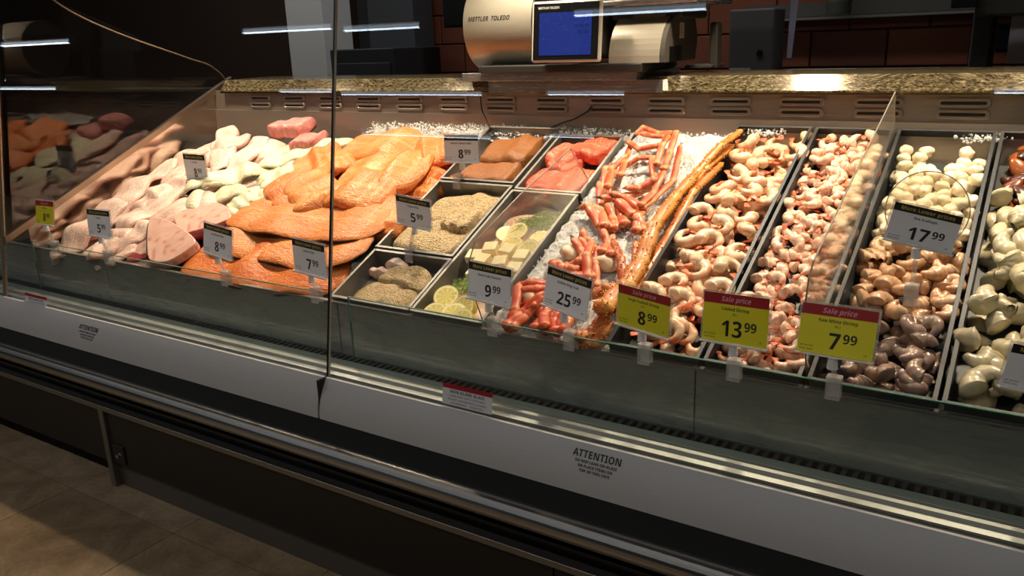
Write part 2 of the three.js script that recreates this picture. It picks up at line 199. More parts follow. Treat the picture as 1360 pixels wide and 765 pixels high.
// ---------- the scale on its platform ----------
{
  const p = thing('scale_platform', 'steel shelf carrying the scale above the stone ledge', 'shelf'); p.position.set(0, 1.41, 0);
  part('shelf_plate', span(-1.935, -1.205, 0, 0.03, -2.665, -3.06, 0.002), M.steel, p);
  part('pedestal', span(-1.83, -1.12, -0.043, 0.0, -2.69, -3.0), M.steel, p);
  const o = thing('counter_scale', 'grey deli scale with customer screen and label printer on steel shelf', 'scale'); o.position.set(-1.55, 1.452, -2.8);
  const grey = std({ color: 0x9d9a8e, metalness: 0.35, roughness: 0.38 }), dark = std({ color: 0x2c2b29, roughness: 0.5 }), side = std({ color: 0x56544f, metalness: 0.3, roughness: 0.5 });
  const barrel = new THREE.CylinderGeometry(0.155, 0.155, 0.30, 56).rotateZ(Math.PI / 2); barrel.scale(1, 1.03, 0.9); barrel.translate(-0.215, 0.155, 0);
  part('main_body', barrel, grey, o, 'rounded silver grey housing');
  part('body_end', new THREE.CylinderGeometry(0.150, 0.150, 0.306, 48).rotateZ(Math.PI / 2).scale(1, 1.03, 0.9).translate(-0.215, 0.155, 0), side, o, 'dark grey end cap');
  part('body_base', bx(0.66, 0.03, 0.3, 0.04, 0.0, 0, 0.006), dark, o);
  part('middle_body', bx(0.3, 0.2, 0.2, 0.05, 0.13, -0.03, 0.02), dark, o);
  const foot = new THREE.CylinderGeometry(0.012, 0.014, 0.02, 12);
  for (const x of [-0.3, -0.05, 0.17, 0.32]) { const f = part('foot', foot, M.steelDark, o); f.position.set(x, -0.004, 0.12); }
  const logo = canvasTex(512, 80, (g, w, h) => { g.clearRect(0, 0, w, h); g.fillStyle = '#1c1c1c'; g.font = 'italic bold 56px sans-serif'; g.fillText('METTLER  TOLEDO', 6, 60, w - 12); });
  { const pos = [], uv = [], idx = [], n = 10; for (let i = 0; i <= n; i++) { const a = 0.08 + 0.2 * i / n; for (let k = 0; k <= 1; k++) { pos.push(-0.345 + 0.195 * k + 0, 0.155 + 0.1605 * Math.sin(a), 0.1403 * Math.cos(a)); uv.push(k, i / n); } } for (let i = 0; i < n; i++) { const a = i * 2; idx.push(a, a + 1, a + 2, a + 1, a + 3, a + 2); } const g = new THREE.BufferGeometry(); g.setAttribute('position', new THREE.Float32BufferAttribute(pos, 3)); g.setAttribute('uv', new THREE.Float32BufferAttribute(uv, 2)); g.setIndex(idx); g.computeVertexNormals(); part('maker_print', g, std({ map: logo, transparent: true, roughness: 0.5 }), o, 'dark slanted lettering'); }
  // customer screen
  const scr = part('customer_screen', bx(0.265, 0.205, 0.022, 0, 0, 0, 0.009), std({ color: 0xc4c2b8, roughness: 0.35 }), o, 'tilted customer screen with pale rim'); scr.position.set(0.105, 0.125, 0.185); scr.rotation.set(-0.1, 0.04, 0.0);
  part('screen_bezel', bx(0.249, 0.189, 0.004, 0, 0, 0.0105, 0.002), M.blackGloss, scr);
  const shot = canvasTex(256, 192, (g, w, h) => { g.fillStyle = '#1c3490'; g.fillRect(0, 0, w, h); const r = rng(5); for (let i = 0; i < 60; i++) { g.fillStyle = `rgba(${60 + r() * 60},${90 + r() * 60},190,0.25)`; g.fillRect(r() * w, r() * h, 3 + r() * 12, 2 + r() * 5); } g.fillStyle = '#0c1c5c'; g.font = 'bold 22px sans-serif'; g.textAlign = 'right'; g.fillText('0.00 lb', w - 12, 70); g.fillText('$0.00', w - 12, 98); });
  const sm = part('screen_display', new THREE.PlaneGeometry(0.2, 0.142), std({ color: 0x101010, roughness: 0.15, emissive: 0xffffff, emissiveMap: shot, emissiveIntensity: 0.75 }), scr, 'glowing blue display'); sm.position.set(0, -0.008, 0.0135);
  const sl = new THREE.RectAreaLight(new THREE.Color(0.1, 0.18, 0.6), 0.5, 0.2, 0.142); sl.position.set(0, -0.008, 0.016); sl.rotation.y = Math.PI; scr.add(sl);
  const sn = part('screen_name', new THREE.PlaneGeometry(0.085, 0.012), std({ map: canvasTex(256, 36, (g, w, h) => { g.fillStyle = '#0a0a0a'; g.fillRect(0, 0, w, h); g.fillStyle = '#cfcfcf'; g.font = 'bold 30px sans-serif'; g.fillText('METTLER TOLEDO', 4, 29, w - 8); }), roughness: 0.5 }), scr); sn.position.set(-0.065, 0.079, 0.0128);
  part('screen_arm', bx(0.06, 0.06, 0.1, 0.1, 0.12, 0.12, 0.01), dark, o);
  // printer housing on the right
  const pr = []; for (let i = 0; i <= 14; i++) { const a = i / 14 * Math.PI / 2; pr.push([-0.02 + 0.165 * Math.cos(a), 0.0 + 0.165 * Math.pow(Math.sin(a), 0.9)]); } pr.push([-0.13, 0.15], [-0.16, 0.08], [-0.14, 0.0]);
  const prn = part('label_printer', prismX(pr.map(([z, y]) => [z, y + 0.015]), 0.245, 0.43), std({ color: 0x9f9b8e, roughness: 0.4 }), o, 'pale curved printer cover');
  part('printer_side', prismX(pr.map(([z, y]) => [z * 0.995, y * 0.99 + 0.015]), 0.431, 0.447), side, prn, 'dark grey printer side');
  part('printer_door', bx(0.006, 0.05, 0.1, 0.449, 0.04, 0.05, 0.002), M.blackGloss, prn);
  part('printer_sticker', bx(0.002, 0.05, 0.035, 0.448, 0.115, -0.005), std({ map: canvasTex(64, 96, (g) => { g.fillStyle = '#b9b7b0'; g.fillRect(0, 0, 64, 96); g.fillStyle = '#444'; for (let i = 0; i < 9; i++) g.fillRect(6, 8 + i * 9, 30 + (i * 17) % 22, 3); }), roughness: 0.6 }), prn);
  { const d = part('printer_decal', new THREE.PlaneGeometry(0.12, 0.03), std({ map: canvasTex(128, 32, (g) => { g.fillStyle = '#9f9b8e'; g.fillRect(0, 0, 128, 32); g.strokeStyle = '#777'; g.strokeRect(2, 2, 124, 28); g.fillStyle = '#777'; g.font = '12px sans-serif'; g.fillText('OPEN  LABEL', 24, 20); }), roughness: 0.5 }), prn); d.position.set(0.36, 0.165, 0.072); d.rotation.x = -1.08; }
  const pl = part('weighing_platter', bx(0.4, 0.022, 0.36, 0.345, 0.21, -0.06, 0.008), M.steel, o, 'steel weighing platter'); part('platter_support', bx(0.26, 0.05, 0.24, 0.345, 0.18, -0.06, 0.01), dark, pl);
  part('rear_arm', merge([bx(0.03, 0.16, 0.05, 0.50, 0.06, -0.2, 0.008), bx(0.1, 0.012, 0.14, 0.46, -0.01, -0.2, 0.004)]), side, o);
}
for (const [pts, label] of [[[[-1.868, 1.374, -2.688], [-1.876, 1.34, -2.70], [-1.868, 1.30, -2.695], [-1.845, 1.262, -2.69], [-1.81, 1.235, -2.66]], 'thin black cord hanging from under the scale shelf'], [[[-1.40, 1.318, -2.714], [-1.41, 1.302, -2.70], [-1.46, 1.274, -2.69], [-1.50, 1.262, -2.68], [-1.535, 1.245, -2.65]], 'thin black cord drooping out of a louvre slot']]) solo('cord', tube(pts, 0.0028, 24), M.black, label, 'cord');

// ---------- prep area behind the counter ----------
const dim = (c, r = 0.6) => std({ color: c, roughness: r });
{
  const o = thing('column', 'plain grey square column behind the counter', 'column'); o.position.set(-4.6, 0, -4.6); part('shaft', bx(0.36, 3.72, 0.3, 0, 1.86, 0, 0.01), dim(0xd6d8d8), o);
  const f = thing('storage_cabinet', 'dark grey low cabinet beside the grey column', 'cabinet'); f.position.set(-3.9, 0, -4.5); part('body', bx(0.56, 1.54, 0.5, 0, 0.77, 0, 0.01), dim(0x24262a), f); part('door', bx(0.5, 1.3, 0.02, 0, 0.8, 0.26, 0.005), dim(0x2c2f33), f); part('handle', bx(0.015, 0.2, 0.03, 0.2, 0.9, 0.285, 0.004), M.steelDark, f);
  const t = thing('tall_locker', 'tall dark grey locker behind the low cabinet', 'locker'); t.position.set(-4.05, 0, -4.86); part('body', bx(0.42, 2.2, 0.22, 0, 1.1, 0, 0.006), dim(0x3c3f44), t); part('door_edge', bx(0.12, 2.1, 0.01, -0.27, 1.1, 0.08), dim(0x1a1b20), t);
  const m = thing('wall_monitor', 'black wall monitor left of the scale', 'monitor'); m.position.set(-3.12, 1.86, -4.5); part('screen_back', bx(0.52, 0.42, 0.05, 0, 0, 0, 0.015), M.blackGloss, m); part('wall_arm', bx(0.08, 0.08, 0.46, 0, 0.02, -0.26), M.black, m);
  const c = thing('prep_counter', 'long dark prep counter against the brick wall', 'counter'); c.position.set(-1.5, 0, -4.6); part('body', bx(2.0, 1.3, 0.55, 0, 0.65, 0), dim(0x1a1917), c); part('worktop', bx(2.06, 0.025, 0.62, 0, 1.315, 0.01, 0.004), std({ color: 0x6a6762, metalness: 0.7, roughness: 0.4 }), c);
  for (const x of [-0.6, 0, 0.6]) part('door', bx(0.56, 0.5, 0.02, x, 0.98, 0.282, 0.004), dim(0x232220), c);
  const r = thing('wall_rail', 'grey horizontal wall rail above the prep counter', 'rail'); r.position.set(-0.6, 1.66, -4.95); part('band', bx(1.9, 0.07, 0.05, 0, 0, 0), dim(0x4a4844), r); part('ledge_strip', bx(1.9, 0.014, 0.08, 0, -0.045, 0.01), dim(0x6c6a66), r);
  const d = thing('towel_dispenser', 'dark grey box dispenser with round black lock on prep counter', 'dispenser'); d.position.set(-1.37, 1.33, -4.55); part('body', bx(0.235, 0.34, 0.2, 0, 0.17, 0, 0.012), dim(0x4b4a4a), d); part('lock', new THREE.CylinderGeometry(0.016, 0.016, 0.01, 16).rotateX(Math.PI / 2).translate(0.05, 0.12, 0.102), M.blackGloss, d); part('name_plate', bx(0.11, 0.022, 0.004, -0.05, 0.035, 0.101), dim(0x9a9a9a), d);
  const s = thing('paper_strip', 'narrow pale paper strip hanging beside the dispenser', 'paper'); s.position.set(-1.17, 1.42, -4.5); { const g = new THREE.PlaneGeometry(0.055, 0.6, 2, 12); const p = g.attributes.position; for (let i = 0; i < p.count; i++) { const y = p.getY(i); p.setZ(i, 0.03 * Math.sin(y * 7)); p.setX(i, p.getX(i) * (0.45 + 0.9 * (y + 0.3)) + 0.02 * Math.sin(y * 5)); } g.computeVertexNormals(); g.translate(0, 0.3, 0); part('sheet', g, std({ color: 0x9a98ac, roughness: 0.7, side: THREE.DoubleSide }), s); }
  const q = thing('pipe', 'vertical grey green pipe on the brick wall', 'pipe'); q.position.set(-1.02, 0, -4.8); part('pipe_run', new THREE.CylinderGeometry(0.055, 0.055, 2.1, 20).translate(0, 2.68, 0), dim(0x4a4d44), q); part('pipe_joint', new THREE.CylinderGeometry(0.062, 0.062, 0.06, 20).translate(0, 1.66, 0), dim(0x34362f), q);
  const w = thing('paper_stack', 'white paper stack lying on the prep counter', 'paper'); w.position.set(-1.05, 1.3275, -4.45); for (let i = 0; i < 4; i++) part('sheet', bx(0.32, 0.008, 0.22, 0.01 * i, 0.004 + i * 0.009, 0), dim(i % 2 ? 0xb8b6b2 : 0xd2d0cc), w);
  const y = thing('cutting_board', 'long white cutting board at the end of prep counter', 'board'); y.position.set(-0.70, 1.3275, -4.5); part('board', bx(0.42, 0.03, 0.3, 0, 0.015, 0, 0.006), dim(0xbab7b0), y);
  const k = thing('drawer_unit', 'dark drawer unit with pale handle in front of prep counter', 'drawers'); k.position.set(-1.2, 0, -4.1); part('body', bx(1.5, 1.24, 0.3, 0, 0.62, 0), dim(0x2a2826), k); for (let i = 0; i < 3; i++) { const dd = part('drawer', bx(0.46, 0.1, 0.02, -0.5 + i * 0.5, 1.17, 0.155, 0.004), dim(0x312f2c), k); part('handle', bx(0.12, 0.012, 0.02, -0.5 + i * 0.5, 1.19, 0.172), dim(0x8a8884), dd); }
  const z = thing('label_machine', 'grey wrapping machine with blue label roll and white label', 'machine'); z.position.set(-0.17, 0, -4.3);
  part('head', bx(0.42, 0.5, 0.4, 0.05, 1.83, 0, 0.012), dim(0x6f726c), z); part('side_screen', bx(0.1, 0.34, 0.02, -0.2, 1.79, 0.2, 0.004), dim(0x1c2430), z); part('frame_column', bx(0.075, 1.6, 0.3, -0.125, 0.8, 0.03, 0.008), dim(0x55585a), z); part('frame_column', bx(0.06, 1.6, 0.3, 0.2, 0.8, 0.03, 0.008), dim(0x55585a), z); part('base_box', bx(0.3, 1.36, 0.3, 0.04, 0.68, 0.02), dim(0x3a3a3c), z);
  part('label_roll', new THREE.CylinderGeometry(0.055, 0.055, 0.22, 20).rotateZ(Math.PI / 2).translate(0.04, 1.49, 0.1), dim(0x1f4a78), z); { const g = new THREE.PlaneGeometry(0.105, 0.2, 1, 10); const p = g.attributes.position; for (let i = 0; i < p.count; i++) p.setZ(i, 0.03 * Math.cos(p.getY(i) * 12)); g.computeVertexNormals(); g.translate(0.03, 1.49, 0.165); part('label_strip', g, std({ color: 0xd8d4dc, roughness: 0.5, side: THREE.DoubleSide }), z, 'white label strip'); }
}

// ---------- trays ----------
const TRAY = std({ color: 0x8b8a86, metalness: 0.7, roughness: 0.48 }), TRAY_DARK = std({ color: 0x46494b, metalness: 0.6, roughness: 0.5 });
function tray(x0, x1, s0, s1, h0, h1, mat, label, group) {
  const o = thing('steel_tray', label, 'tray', group), w = x1 - x0, d = s1 - s0, t = 0.0025; onDeck(o, (x0 + x1) / 2, (s0 + s1) / 2, h0);
  const H = h1 - h0;
  part('tray_bottom', bx(w, t, d, 0, t / 2, 0), mat, o);
  for (const s of [-1, 1]) { part('tray_side', bx(t, H, d, s * (w / 2 - t / 2), H / 2, 0), mat, o); part('tray_end', bx(w - 2 * t, H, t, 0, H / 2, s * (d / 2 - t / 2)), mat, o); }
  const rim = [bx(0.009, 0.004, d + 0.008, w / 2, H, 0), bx(0.009, 0.004, d + 0.008, -w / 2, H, 0), bx(w, 0.004, 0.009, 0, H, d / 2), bx(w, 0.004, 0.009, 0, H, -d / 2)];
  part('tray_rim', merge(rim), mat, o); return o;
}
tray(-1.818, -1.515, 0.665, 1.02, -0.06, 0.015, TRAY, 'steel tray of brown seasoned salmon behind the scale price tag');
tray(-1.490, -1.245, 0.64, 0.985, -0.06, 0.012, TRAY, 'steel tray holding red sockeye fillets beside the crab');
tray(-1.818, -1.512, 0.262, 0.648, -0.06, 0.012, TRAY, 'steel tray of herb crusted white fillets in the middle row');
tray(-1.818, -1.512, 0.012, 0.247, -0.06, 0.008, TRAY, 'small steel tray of herb crusted fillets at the front glass');
tray(-1.494, -1.250, 0.008, 0.625, -0.06, 0.012, TRAY, 'long steel tray with lemon, butter cubes and dill');
tray(-0.862, -0.632, 0.008, 1.06, -0.07, 0.02, TRAY_DARK, 'narrow dark steel tray of large cooked shrimp beside king crab');
tray(-0.612, -0.398, 0.008, 1.06, -0.045, 0.02, TRAY_DARK, 'narrow dark steel tray of small cooked shrimp by clear divider');
tray(-0.376, -0.130, 0.008, 1.06, -0.07, 0.02, TRAY_DARK, 'narrow dark steel tray of scallops and raw shrimp');
tray(-0.112, 0.16, 0.008, 1.06, -0.07, 0.02, TRAY_DARK, 'narrow dark steel tray of large pale raw shrimp');

// ---------- clear dividers ----------
function divider(x, pts, label) { const s = new THREE.Shape(pts.map(([a, b]) => new THREE.Vector2(a, b))); const o = thing('acrylic_divider', label, 'divider'); onDeck(o, x, 0, 0); const g = new THREE.ExtrudeGeometry(s, { depth: 0.004, bevelEnabled: false }); g.rotateY(Math.PI / 2); part('sheet', g, M.acrylic, o); const P = pts.map(([a, b]) => [0.002, b, -a]); const e = []; for (let i = 1; i < P.length; i++) e.push(new THREE.TubeGeometry(new THREE.LineCurve3(new THREE.Vector3(...P[i - 1]), new THREE.Vector3(...P[i])), 1, 0.0019, 6)); part('sheet_edge', merge(e), M.acrylicEdge, o); }
divider(-0.390, [[0.03, 0.0], [0.032, 0.1], [0.055, 0.2], [0.085, 0.235], [0.13, 0.25], [0.49, 0.216], [1.04, 0.155], [1.035, 0.0]], 'tall clear acrylic divider between cooked and raw shrimp');
divider(-1.255, [[0.02, 0.0], [0.022, 0.1], [0.045, 0.19], [0.1, 0.222], [0.345, 0.205], [0.66, 0.165], [0.72, 0.0]], 'clear acrylic divider standing along the lemon tray');

// ---------- fillets ----------
const lerp = (a, b, t) => a + (b - a) * t;
function chevronTex(base, line, amt, n, seed, blotch = 14) { return dataTex(512, 256, (u, v) => { const d = Math.abs(v - 0.5) * 2, ph = u * n + d * 3.2 * (1 - 0.35 * d) + 0.5 * tn(u, v, 6, seed); let l = Math.pow(Math.max(0, Math.sin(ph * 2 * Math.PI)), 5); l *= 0.55 + 0.45 * tn(u, v, 10, seed + 3); const c = Math.exp(-d * d * 600); const n1 = blotch * tn(u, v, 5, seed + 1) + 26 * (vn2(u, v) - 0.5) + 22 * (vn1(u, v) - 0.5); return [0, 1, 2].map(i => lerp(base[i], line[i], Math.min(1, Math.max(0, l * amt + c * 0.35))) + n1 * (i === 0 ? 0.6 : 1)); }); }
function speckleTex(base, specks, count, size, seed) { return canvasTex(512, 512, (g, w, h) => { g.fillStyle = base; g.fillRect(0, 0, w, h); const r = rng(seed); for (let i = 0; i < count; i++) { g.fillStyle = specks[Math.floor(r() * specks.length)]; g.globalAlpha = 0.35 + r() * 0.6; const s = size * (0.4 + r() * 1.2), x = r() * w, y = r() * h; g.save(); g.translate(x, y); g.rotate(r() * 6.3); g.fillRect(-s, -s * 0.4, s * 2, s * 0.8); g.restore(); } }); }
function valueNoise(N, seed) { const q = rng(seed), g = Array.from({ length: N * N }, () => q()); return (u, v) => { const x = u * N, y = v * N, i = Math.floor(x), j = Math.floor(y), a = x - i, b = y - j, f = t => t * t * (3 - 2 * t), at = (p, s) => g[((s % N + N) % N) * N + (p % N + N) % N]; return lerp(lerp(at(i, j), at(i + 1, j), f(a)), lerp(at(i, j + 1), at(i + 1, j + 1), f(a)), f(b)); }; }
const vn1 = valueNoise(120, 1), vn2 = valueNoise(60, 2), vn3 = valueNoise(24, 3);
const grain = dataTex(512, 512, (u, v) => { const n = 255 * (0.6 * vn1(u, v) + 0.4 * vn2(u, v)); return [n, n, n]; }, false);
const fleshBump = dataTex(512, 512, (u, v) => { const n = 255 * (0.3 * vn1(u, v) + 0.3 * vn2(u, v) + 0.4 * vn3(u, v)); return [n, n, n]; }, false);
const wet = (map, o = {}) => phy({ map, vertexColors: true, roughness: 0.38, bumpMap: fleshBump, bumpScale: 0.003, ...o });
const FM = {
  salmon: [1, 2, 3].map(s => wet(chevronTex([214, 132 - s * 6, 62 - s * 4], [246, 200, 138], 0.75, 36 + s * 4, s * 5, 22))),
  white: [1, 2].map(s => wet(chevronTex([222, 190, 174], [234, 214, 200], 0.55, 12, s * 7 + 2, 30))),
  pale: [1].map(s => wet(chevronTex([218, 212, 178], [234, 230, 204], 0.5, 9, 33, 12))),
  sockeye: [1].map(s => wet(chevronTex([222, 92, 64], [248, 178, 146], 0.8, 30, 41))),
  smoked: [1].map(s => wet(speckleTex('#8c5422', ['#643a14', '#a56c34', '#4a2c10', '#b78a4c'], 4200, 2.6, 4), { roughness: 0.55, bumpMap: grain, bumpScale: 0.0012 })),
  herb: [1].map(s => wet(speckleTex('#cbb288', ['#574820', '#7f6a2e', '#46441e', '#e0cc9c', '#94703a', '#b3924e'], 5200, 3.4, 8), { roughness: 0.62, bumpMap: grain, bumpScale: 0.006 })),
  tuna: [1].map(s => wet(chevronTex([204, 130, 122], [218, 156, 146], 0.4, 7, 51))),
};
// closed slab: rings along the length, top flesh, underside skin
function filletGeo({ L, W, T, shape = 'portion', seed = 1, skin = [0.09, 0.08, 0.08], rim = [1, 1, 1], sag = 0, wave = 0.01, nu = 26, roll = 0, edgeSkin = false }) {
  const nt = 22, nv = 32, pos = [], col = [], uv = [], idx = [], so = seed * 3.17;
  for (let i = 0; i <= nu; i++) {
    const u = i / nu, c = u * 2 - 1; let w, t;
    if (shape === 'side') { w = Math.pow(Math.max(0, 1 - Math.pow(Math.abs(c), 8)), 0.5) * lerp(1.0, 0.92, u); t = Math.pow(Math.max(0, 1 - Math.pow(Math.abs(c), 6)), 0.5) * lerp(1, 0.7, u); }
    else if (shape === 'strip') { w = Math.pow(Math.max(0, 1 - Math.pow(Math.abs(c), 2.4)), 0.6) * (0.85 + 0.3 * ns(u * 3, so, 2)); t = Math.pow(Math.max(0, 1 - Math.pow(Math.abs(c), 3)), 0.6); }
    else { w = Math.pow(Math.max(0, 1 - Math.pow(Math.abs(c), 9)), 0.4) * (1 + 0.1 * c); t = Math.pow(Math.max(0, 1 - Math.pow(Math.abs(c), 12)), 0.45); }
    w = Math.max(w, 0.02); t = Math.max(t, 0.02);
    wave = Math.min(wave, L * 0.06); const off = wave * 2.2 * ns(u * 4 + so, 0.3, so) + roll * c * c, sway = wave * 1.6 * ns(u * 3.3, so, 7.1);
    for (let k = 0; k < nv; k++) {
      const top = k < nt, q = top ? k / (nt - 1) : 1 - (k - nt + 1) / (nv - nt + 1), ez = Math.sin((q * 2 - 1) * Math.PI / 2 * 0.999), sa = top ? 1 : -1;
      const ey = sa * Math.pow(Math.max(0, 1 - Math.pow(Math.abs(ez), 7)), 0.5);
      const edge = 1 + 0.07 * ns(u * 7 + so, ez * 1.2, 3);
      const z = ez * w * W / 2 * edge + sway;
      let y = ey >= 0 ? ey * T * t : ey * T * 0.28 * t;
      if (ey > 0) y *= 0.82 + 0.22 * ez * (shape === 'strip' ? 0.4 : 1);
      y += T * 0.2 * ns(u * L * 10 + so, z * 12, so) * (ey > 0 ? 1 : 0.5) + (ey > 0 ? 0.0022 * ns(u * L * 55 + so, z * 45, so) : 0) + off - sag * c * c - 0.2 * sag * ez * ez;
      pos.push(c * L / 2, y + T * 0.28, z); uv.push(u * L / 0.42 + so * 0.13, ez * 0.5 * (W / 0.2) + 0.5);
      const under = sa < 0; const m = under ? skin : (edgeSkin && Math.abs(ez) > 0.985 ? skin : Math.abs(ez) > 0.93 ? rim : [1, 1, 1]); col.push(...m);
    }
  }
  for (let i = 0; i < nu; i++) for (let k = 0; k < nv; k++) { const a = i * nv + k, b = i * nv + (k + 1) % nv, c = a + nv, d = b + nv; idx.push(a, b, c, b, d, c); }
  for (const [i, s] of [[0, 1], [nu, -1]]) { const n = pos.length / 3; let y = 0; for (let k = 0; k < nv; k++) y += pos[(i * nv + k) * 3 + 1]; pos.push(pos[i * nv * 3], y / nv, 0); uv.push(0.5, 0.5); col.push(1, 1, 1); for (let k = 0; k < nv; k++) { const a = i * nv + k, b = i * nv + (k + 1) % nv; s > 0 ? idx.push(n, b, a) : idx.push(n, a, b); } }
  const g = new THREE.BufferGeometry(); g.setAttribute('position', new THREE.Float32BufferAttribute(pos, 3)); g.setAttribute('uv', new THREE.Float32BufferAttribute(uv, 2)); g.setAttribute('color', new THREE.Float32BufferAttribute(col, 3)); g.setIndex(idx); g.computeVertexNormals(); return g;
}
let fseed = 1;
function fillet(name, kind, label, group, [x0, s0, x1, s1, W], h, o = {}) {
  const dx = x1 - x0, ds = s1 - s0, L = Math.hypot(dx, ds) * (o.stretch || 1); fseed++;
  const m = FM[kind][fseed % FM[kind].length];
  const f = solo(name, filletGeo({ L, W, T: 0.03, seed: fseed, ...o }), m, label, 'fish', group);
  return onDeck(f, (x0 + x1) / 2, (s0 + s1) / 2, h, Math.atan2(ds, dx), o.tilt || 0, o.lean || 0);
}
const paleSkin = [0.86, 0.84, 0.82];
const r1 = rng(77);
// pinkish white fillets by the end panel: a lower layer, then the pile in view
for (let i = 0; i < 16; i++) { const x = -3.36 + (i % 4) * 0.17 + r1() * 0.05, s = 0.1 + Math.floor(i / 4) * 0.22 + r1() * 0.05; fillet('white_fish_fillet', 'white', 'pinkish white fish fillet piled by the polished end panel', 'pinkish white fillets', [x - 0.05, s - 0.14, x + 0.05, s + 0.14, 0.15], -0.05, { shape: 'strip', skin: paleSkin, T: 0.035, sag: 0.01 }); }
[[-3.317, 0.212, -3.337, -0.02, 0.176], [-3.328, 0.409, -3.282, 0.023, 0.189], [-3.35, 0.638, -3.272, 0.218, 0.176], [-3.323, 0.836, -3.325, 0.498, 0.176], [-3.277, 0.954, -3.031, 0.646, 0.149], [-3.118, 0.519, -3.096, 0.164, 0.189], [-3.116, 0.365, -3.065, 0.0, 0.203], [-2.978, 0.12, -3.122, 0.0, 0.149], [-2.775, 0.427, -2.992, 0.22, 0.189], [-2.779, 0.337, -2.892, 0.024, 0.189], [-3.086, 0.895, -3.162, 0.697, 0.135], [-2.937, 0.87, -2.923, 0.637, 0.162], [-2.826, 0.864, -2.921, 0.715, 0.162], [-3.258, 0.69, -3.188, 0.424, 0.162], [-3.126, 0.46, -3.174, 0.286, 0.135], [-3.012, 0.176, -2.941, 0.0, 0.135], [-2.945, 0.263, -3.003, 0.053, 0.135]]
  .forEach((a, i) => fillet('white_fish_fillet', 'white', 'pinkish white fish fillet piled by the polished end panel', 'pinkish white fillets', a, -0.012 + 0.012 * (i % 3), { shape: 'strip', skin: paleSkin, T: 0.022, sag: 0.016, stretch: 1.2, wave: 0.02, tilt: (r1() - 0.5) * 0.3, rim: [0.94, 0.70, 0.64] }));
// pale yellowish green fillets between the white fish and the salmon
[[-2.511, 0.943, -2.825, 0.681, 0.14], [-2.76, 0.686, -2.992, 0.474, 0.15], [-2.695, 0.49, -2.943, 0.332, 0.16], [-2.567, 0.557, -2.549, 0.302, 0.08], [-2.51, 0.752, -2.665, 0.564, 0.16], [-2.89, 0.582, -3.039, 0.441, 0.12], [-2.577, 0.429, -2.632, 0.271, 0.1], [-2.594, 0.49, -2.653, 0.353, 0.14], [-2.70, 0.80, -2.80, 0.55, 0.16], [-2.62, 0.62, -2.75, 0.40, 0.15]]
  .forEach((a, i) => fillet('pale_fish_fillet', 'pale', 'pale yellow green flat fish fillet between white fish and salmon', 'pale yellow green fillets', a, i > 7 ? -0.04 : -0.006 + 0.012 * (i % 3), { shape: 'strip', skin: paleSkin, T: 0.018, sag: 0.018, stretch: 1.15, wave: 0.022, tilt: (r1() - 0.5) * 0.3 }));
// tuna and steaks
fillet('tuna_loin', 'tuna', 'pink tuna loin with dark red cut end at the back', null, [-2.93, 0.93, -2.72, 0.96, 0.12], 0.0, { T: 0.055, skin: [0.5, 0.2, 0.2], wave: 0.006 });
fillet('tuna_loin', 'tuna', 'rosy tuna piece lying beneath the pale fillets at back', null, [-2.76, 0.86, -2.60, 0.90, 0.12], -0.02, { T: 0.045, skin: [0.5, 0.2, 0.2], wave: 0.006 });
function steak(pts, T, label, h, opts = {}) {
  const cx = pts.reduce((a, p) => a + p[0], 0) / pts.length, cs = pts.reduce((a, p) => a + p[1], 0) / pts.length;
  const o = thing('fish_steak', label, 'fish'); onDeck(o, cx, cs, h, 0, opts.tilt || 0, opts.lean || 0);
  const crv = new THREE.CatmullRomCurve3(pts.map(p => new THREE.Vector3(p[0] - cx, p[1] - cs, 0)), true, 'catmullrom', 0.35).getPoints(40);
  const s = new THREE.Shape(crv.map(p => new THREE.Vector2(p.x, p.y)));
  const g = new THREE.ExtrudeGeometry(s, { depth: T, bevelEnabled: true, bevelSize: 0.004, bevelThickness: 0.004, bevelSegments: 2 }); g.rotateX(-Math.PI / 2);
  const uvs = g.attributes.uv; for (let i = 0; i < uvs.count; i++) uvs.setXY(i, uvs.getX(i) * 3 + 0.5, uvs.getY(i) * 3 + 0.5);
  part('flesh', g, opts.mat, o);
  const k = tube(crv.slice(opts.k0, opts.k1).map(p => [p.x, T * 0.5, -p.y]), T * 0.55, 20, 8); part('skin_edge', k, std({ color: opts.edge, roughness: 0.4 }), o, 'dark skin edge');
  return o;
}
const steakTex = dataTex(256, 256, (u, v) => { const n = 12 * tn(u, v, 8, 2), b = Math.pow(Math.max(0, tn(u, v, 12, 7)) * 2, 2); return [220 + n - 14 * b, 178 + n - 32 * b, 160 + n - 30 * b]; });
const steakMat = phy({ map: steakTex, roughness: 0.4, clearcoat: 0.3, clearcoatRoughness: 0.3 });
steak([[-2.945, 0.215], [-2.794, 0.207], [-2.591, 0.134], [-2.635, 0.03], [-2.747, 0.03]], 0.028, 'triangular pink fish steak with dark skin edge at the front', 0.005, { mat: steakMat, edge: 0x3c2a24, k0: 33, k1: 40, tilt: 0.12 });
steak([[-2.884, 0.285], [-2.712, 0.37], [-2.576, 0.293], [-2.713, 0.186]], 0.045, 'thick pale fish steak with dark red side behind the triangular steak', -0.02, { mat: steakMat, edge: 0x7a1c1c, k0: 20, k1: 32 });
steak([[-2.96, 0.13], [-2.86, 0.17], [-2.80, 0.08], [-2.90, 0.02]], 0.03, 'small dark red fish steak beneath the triangular steak', -0.04, { mat: phy({ color: 0x8a2f33, roughness: 0.4, clearcoat: 0.3 }), edge: 0x401515, k0: 2, k1: 12 });
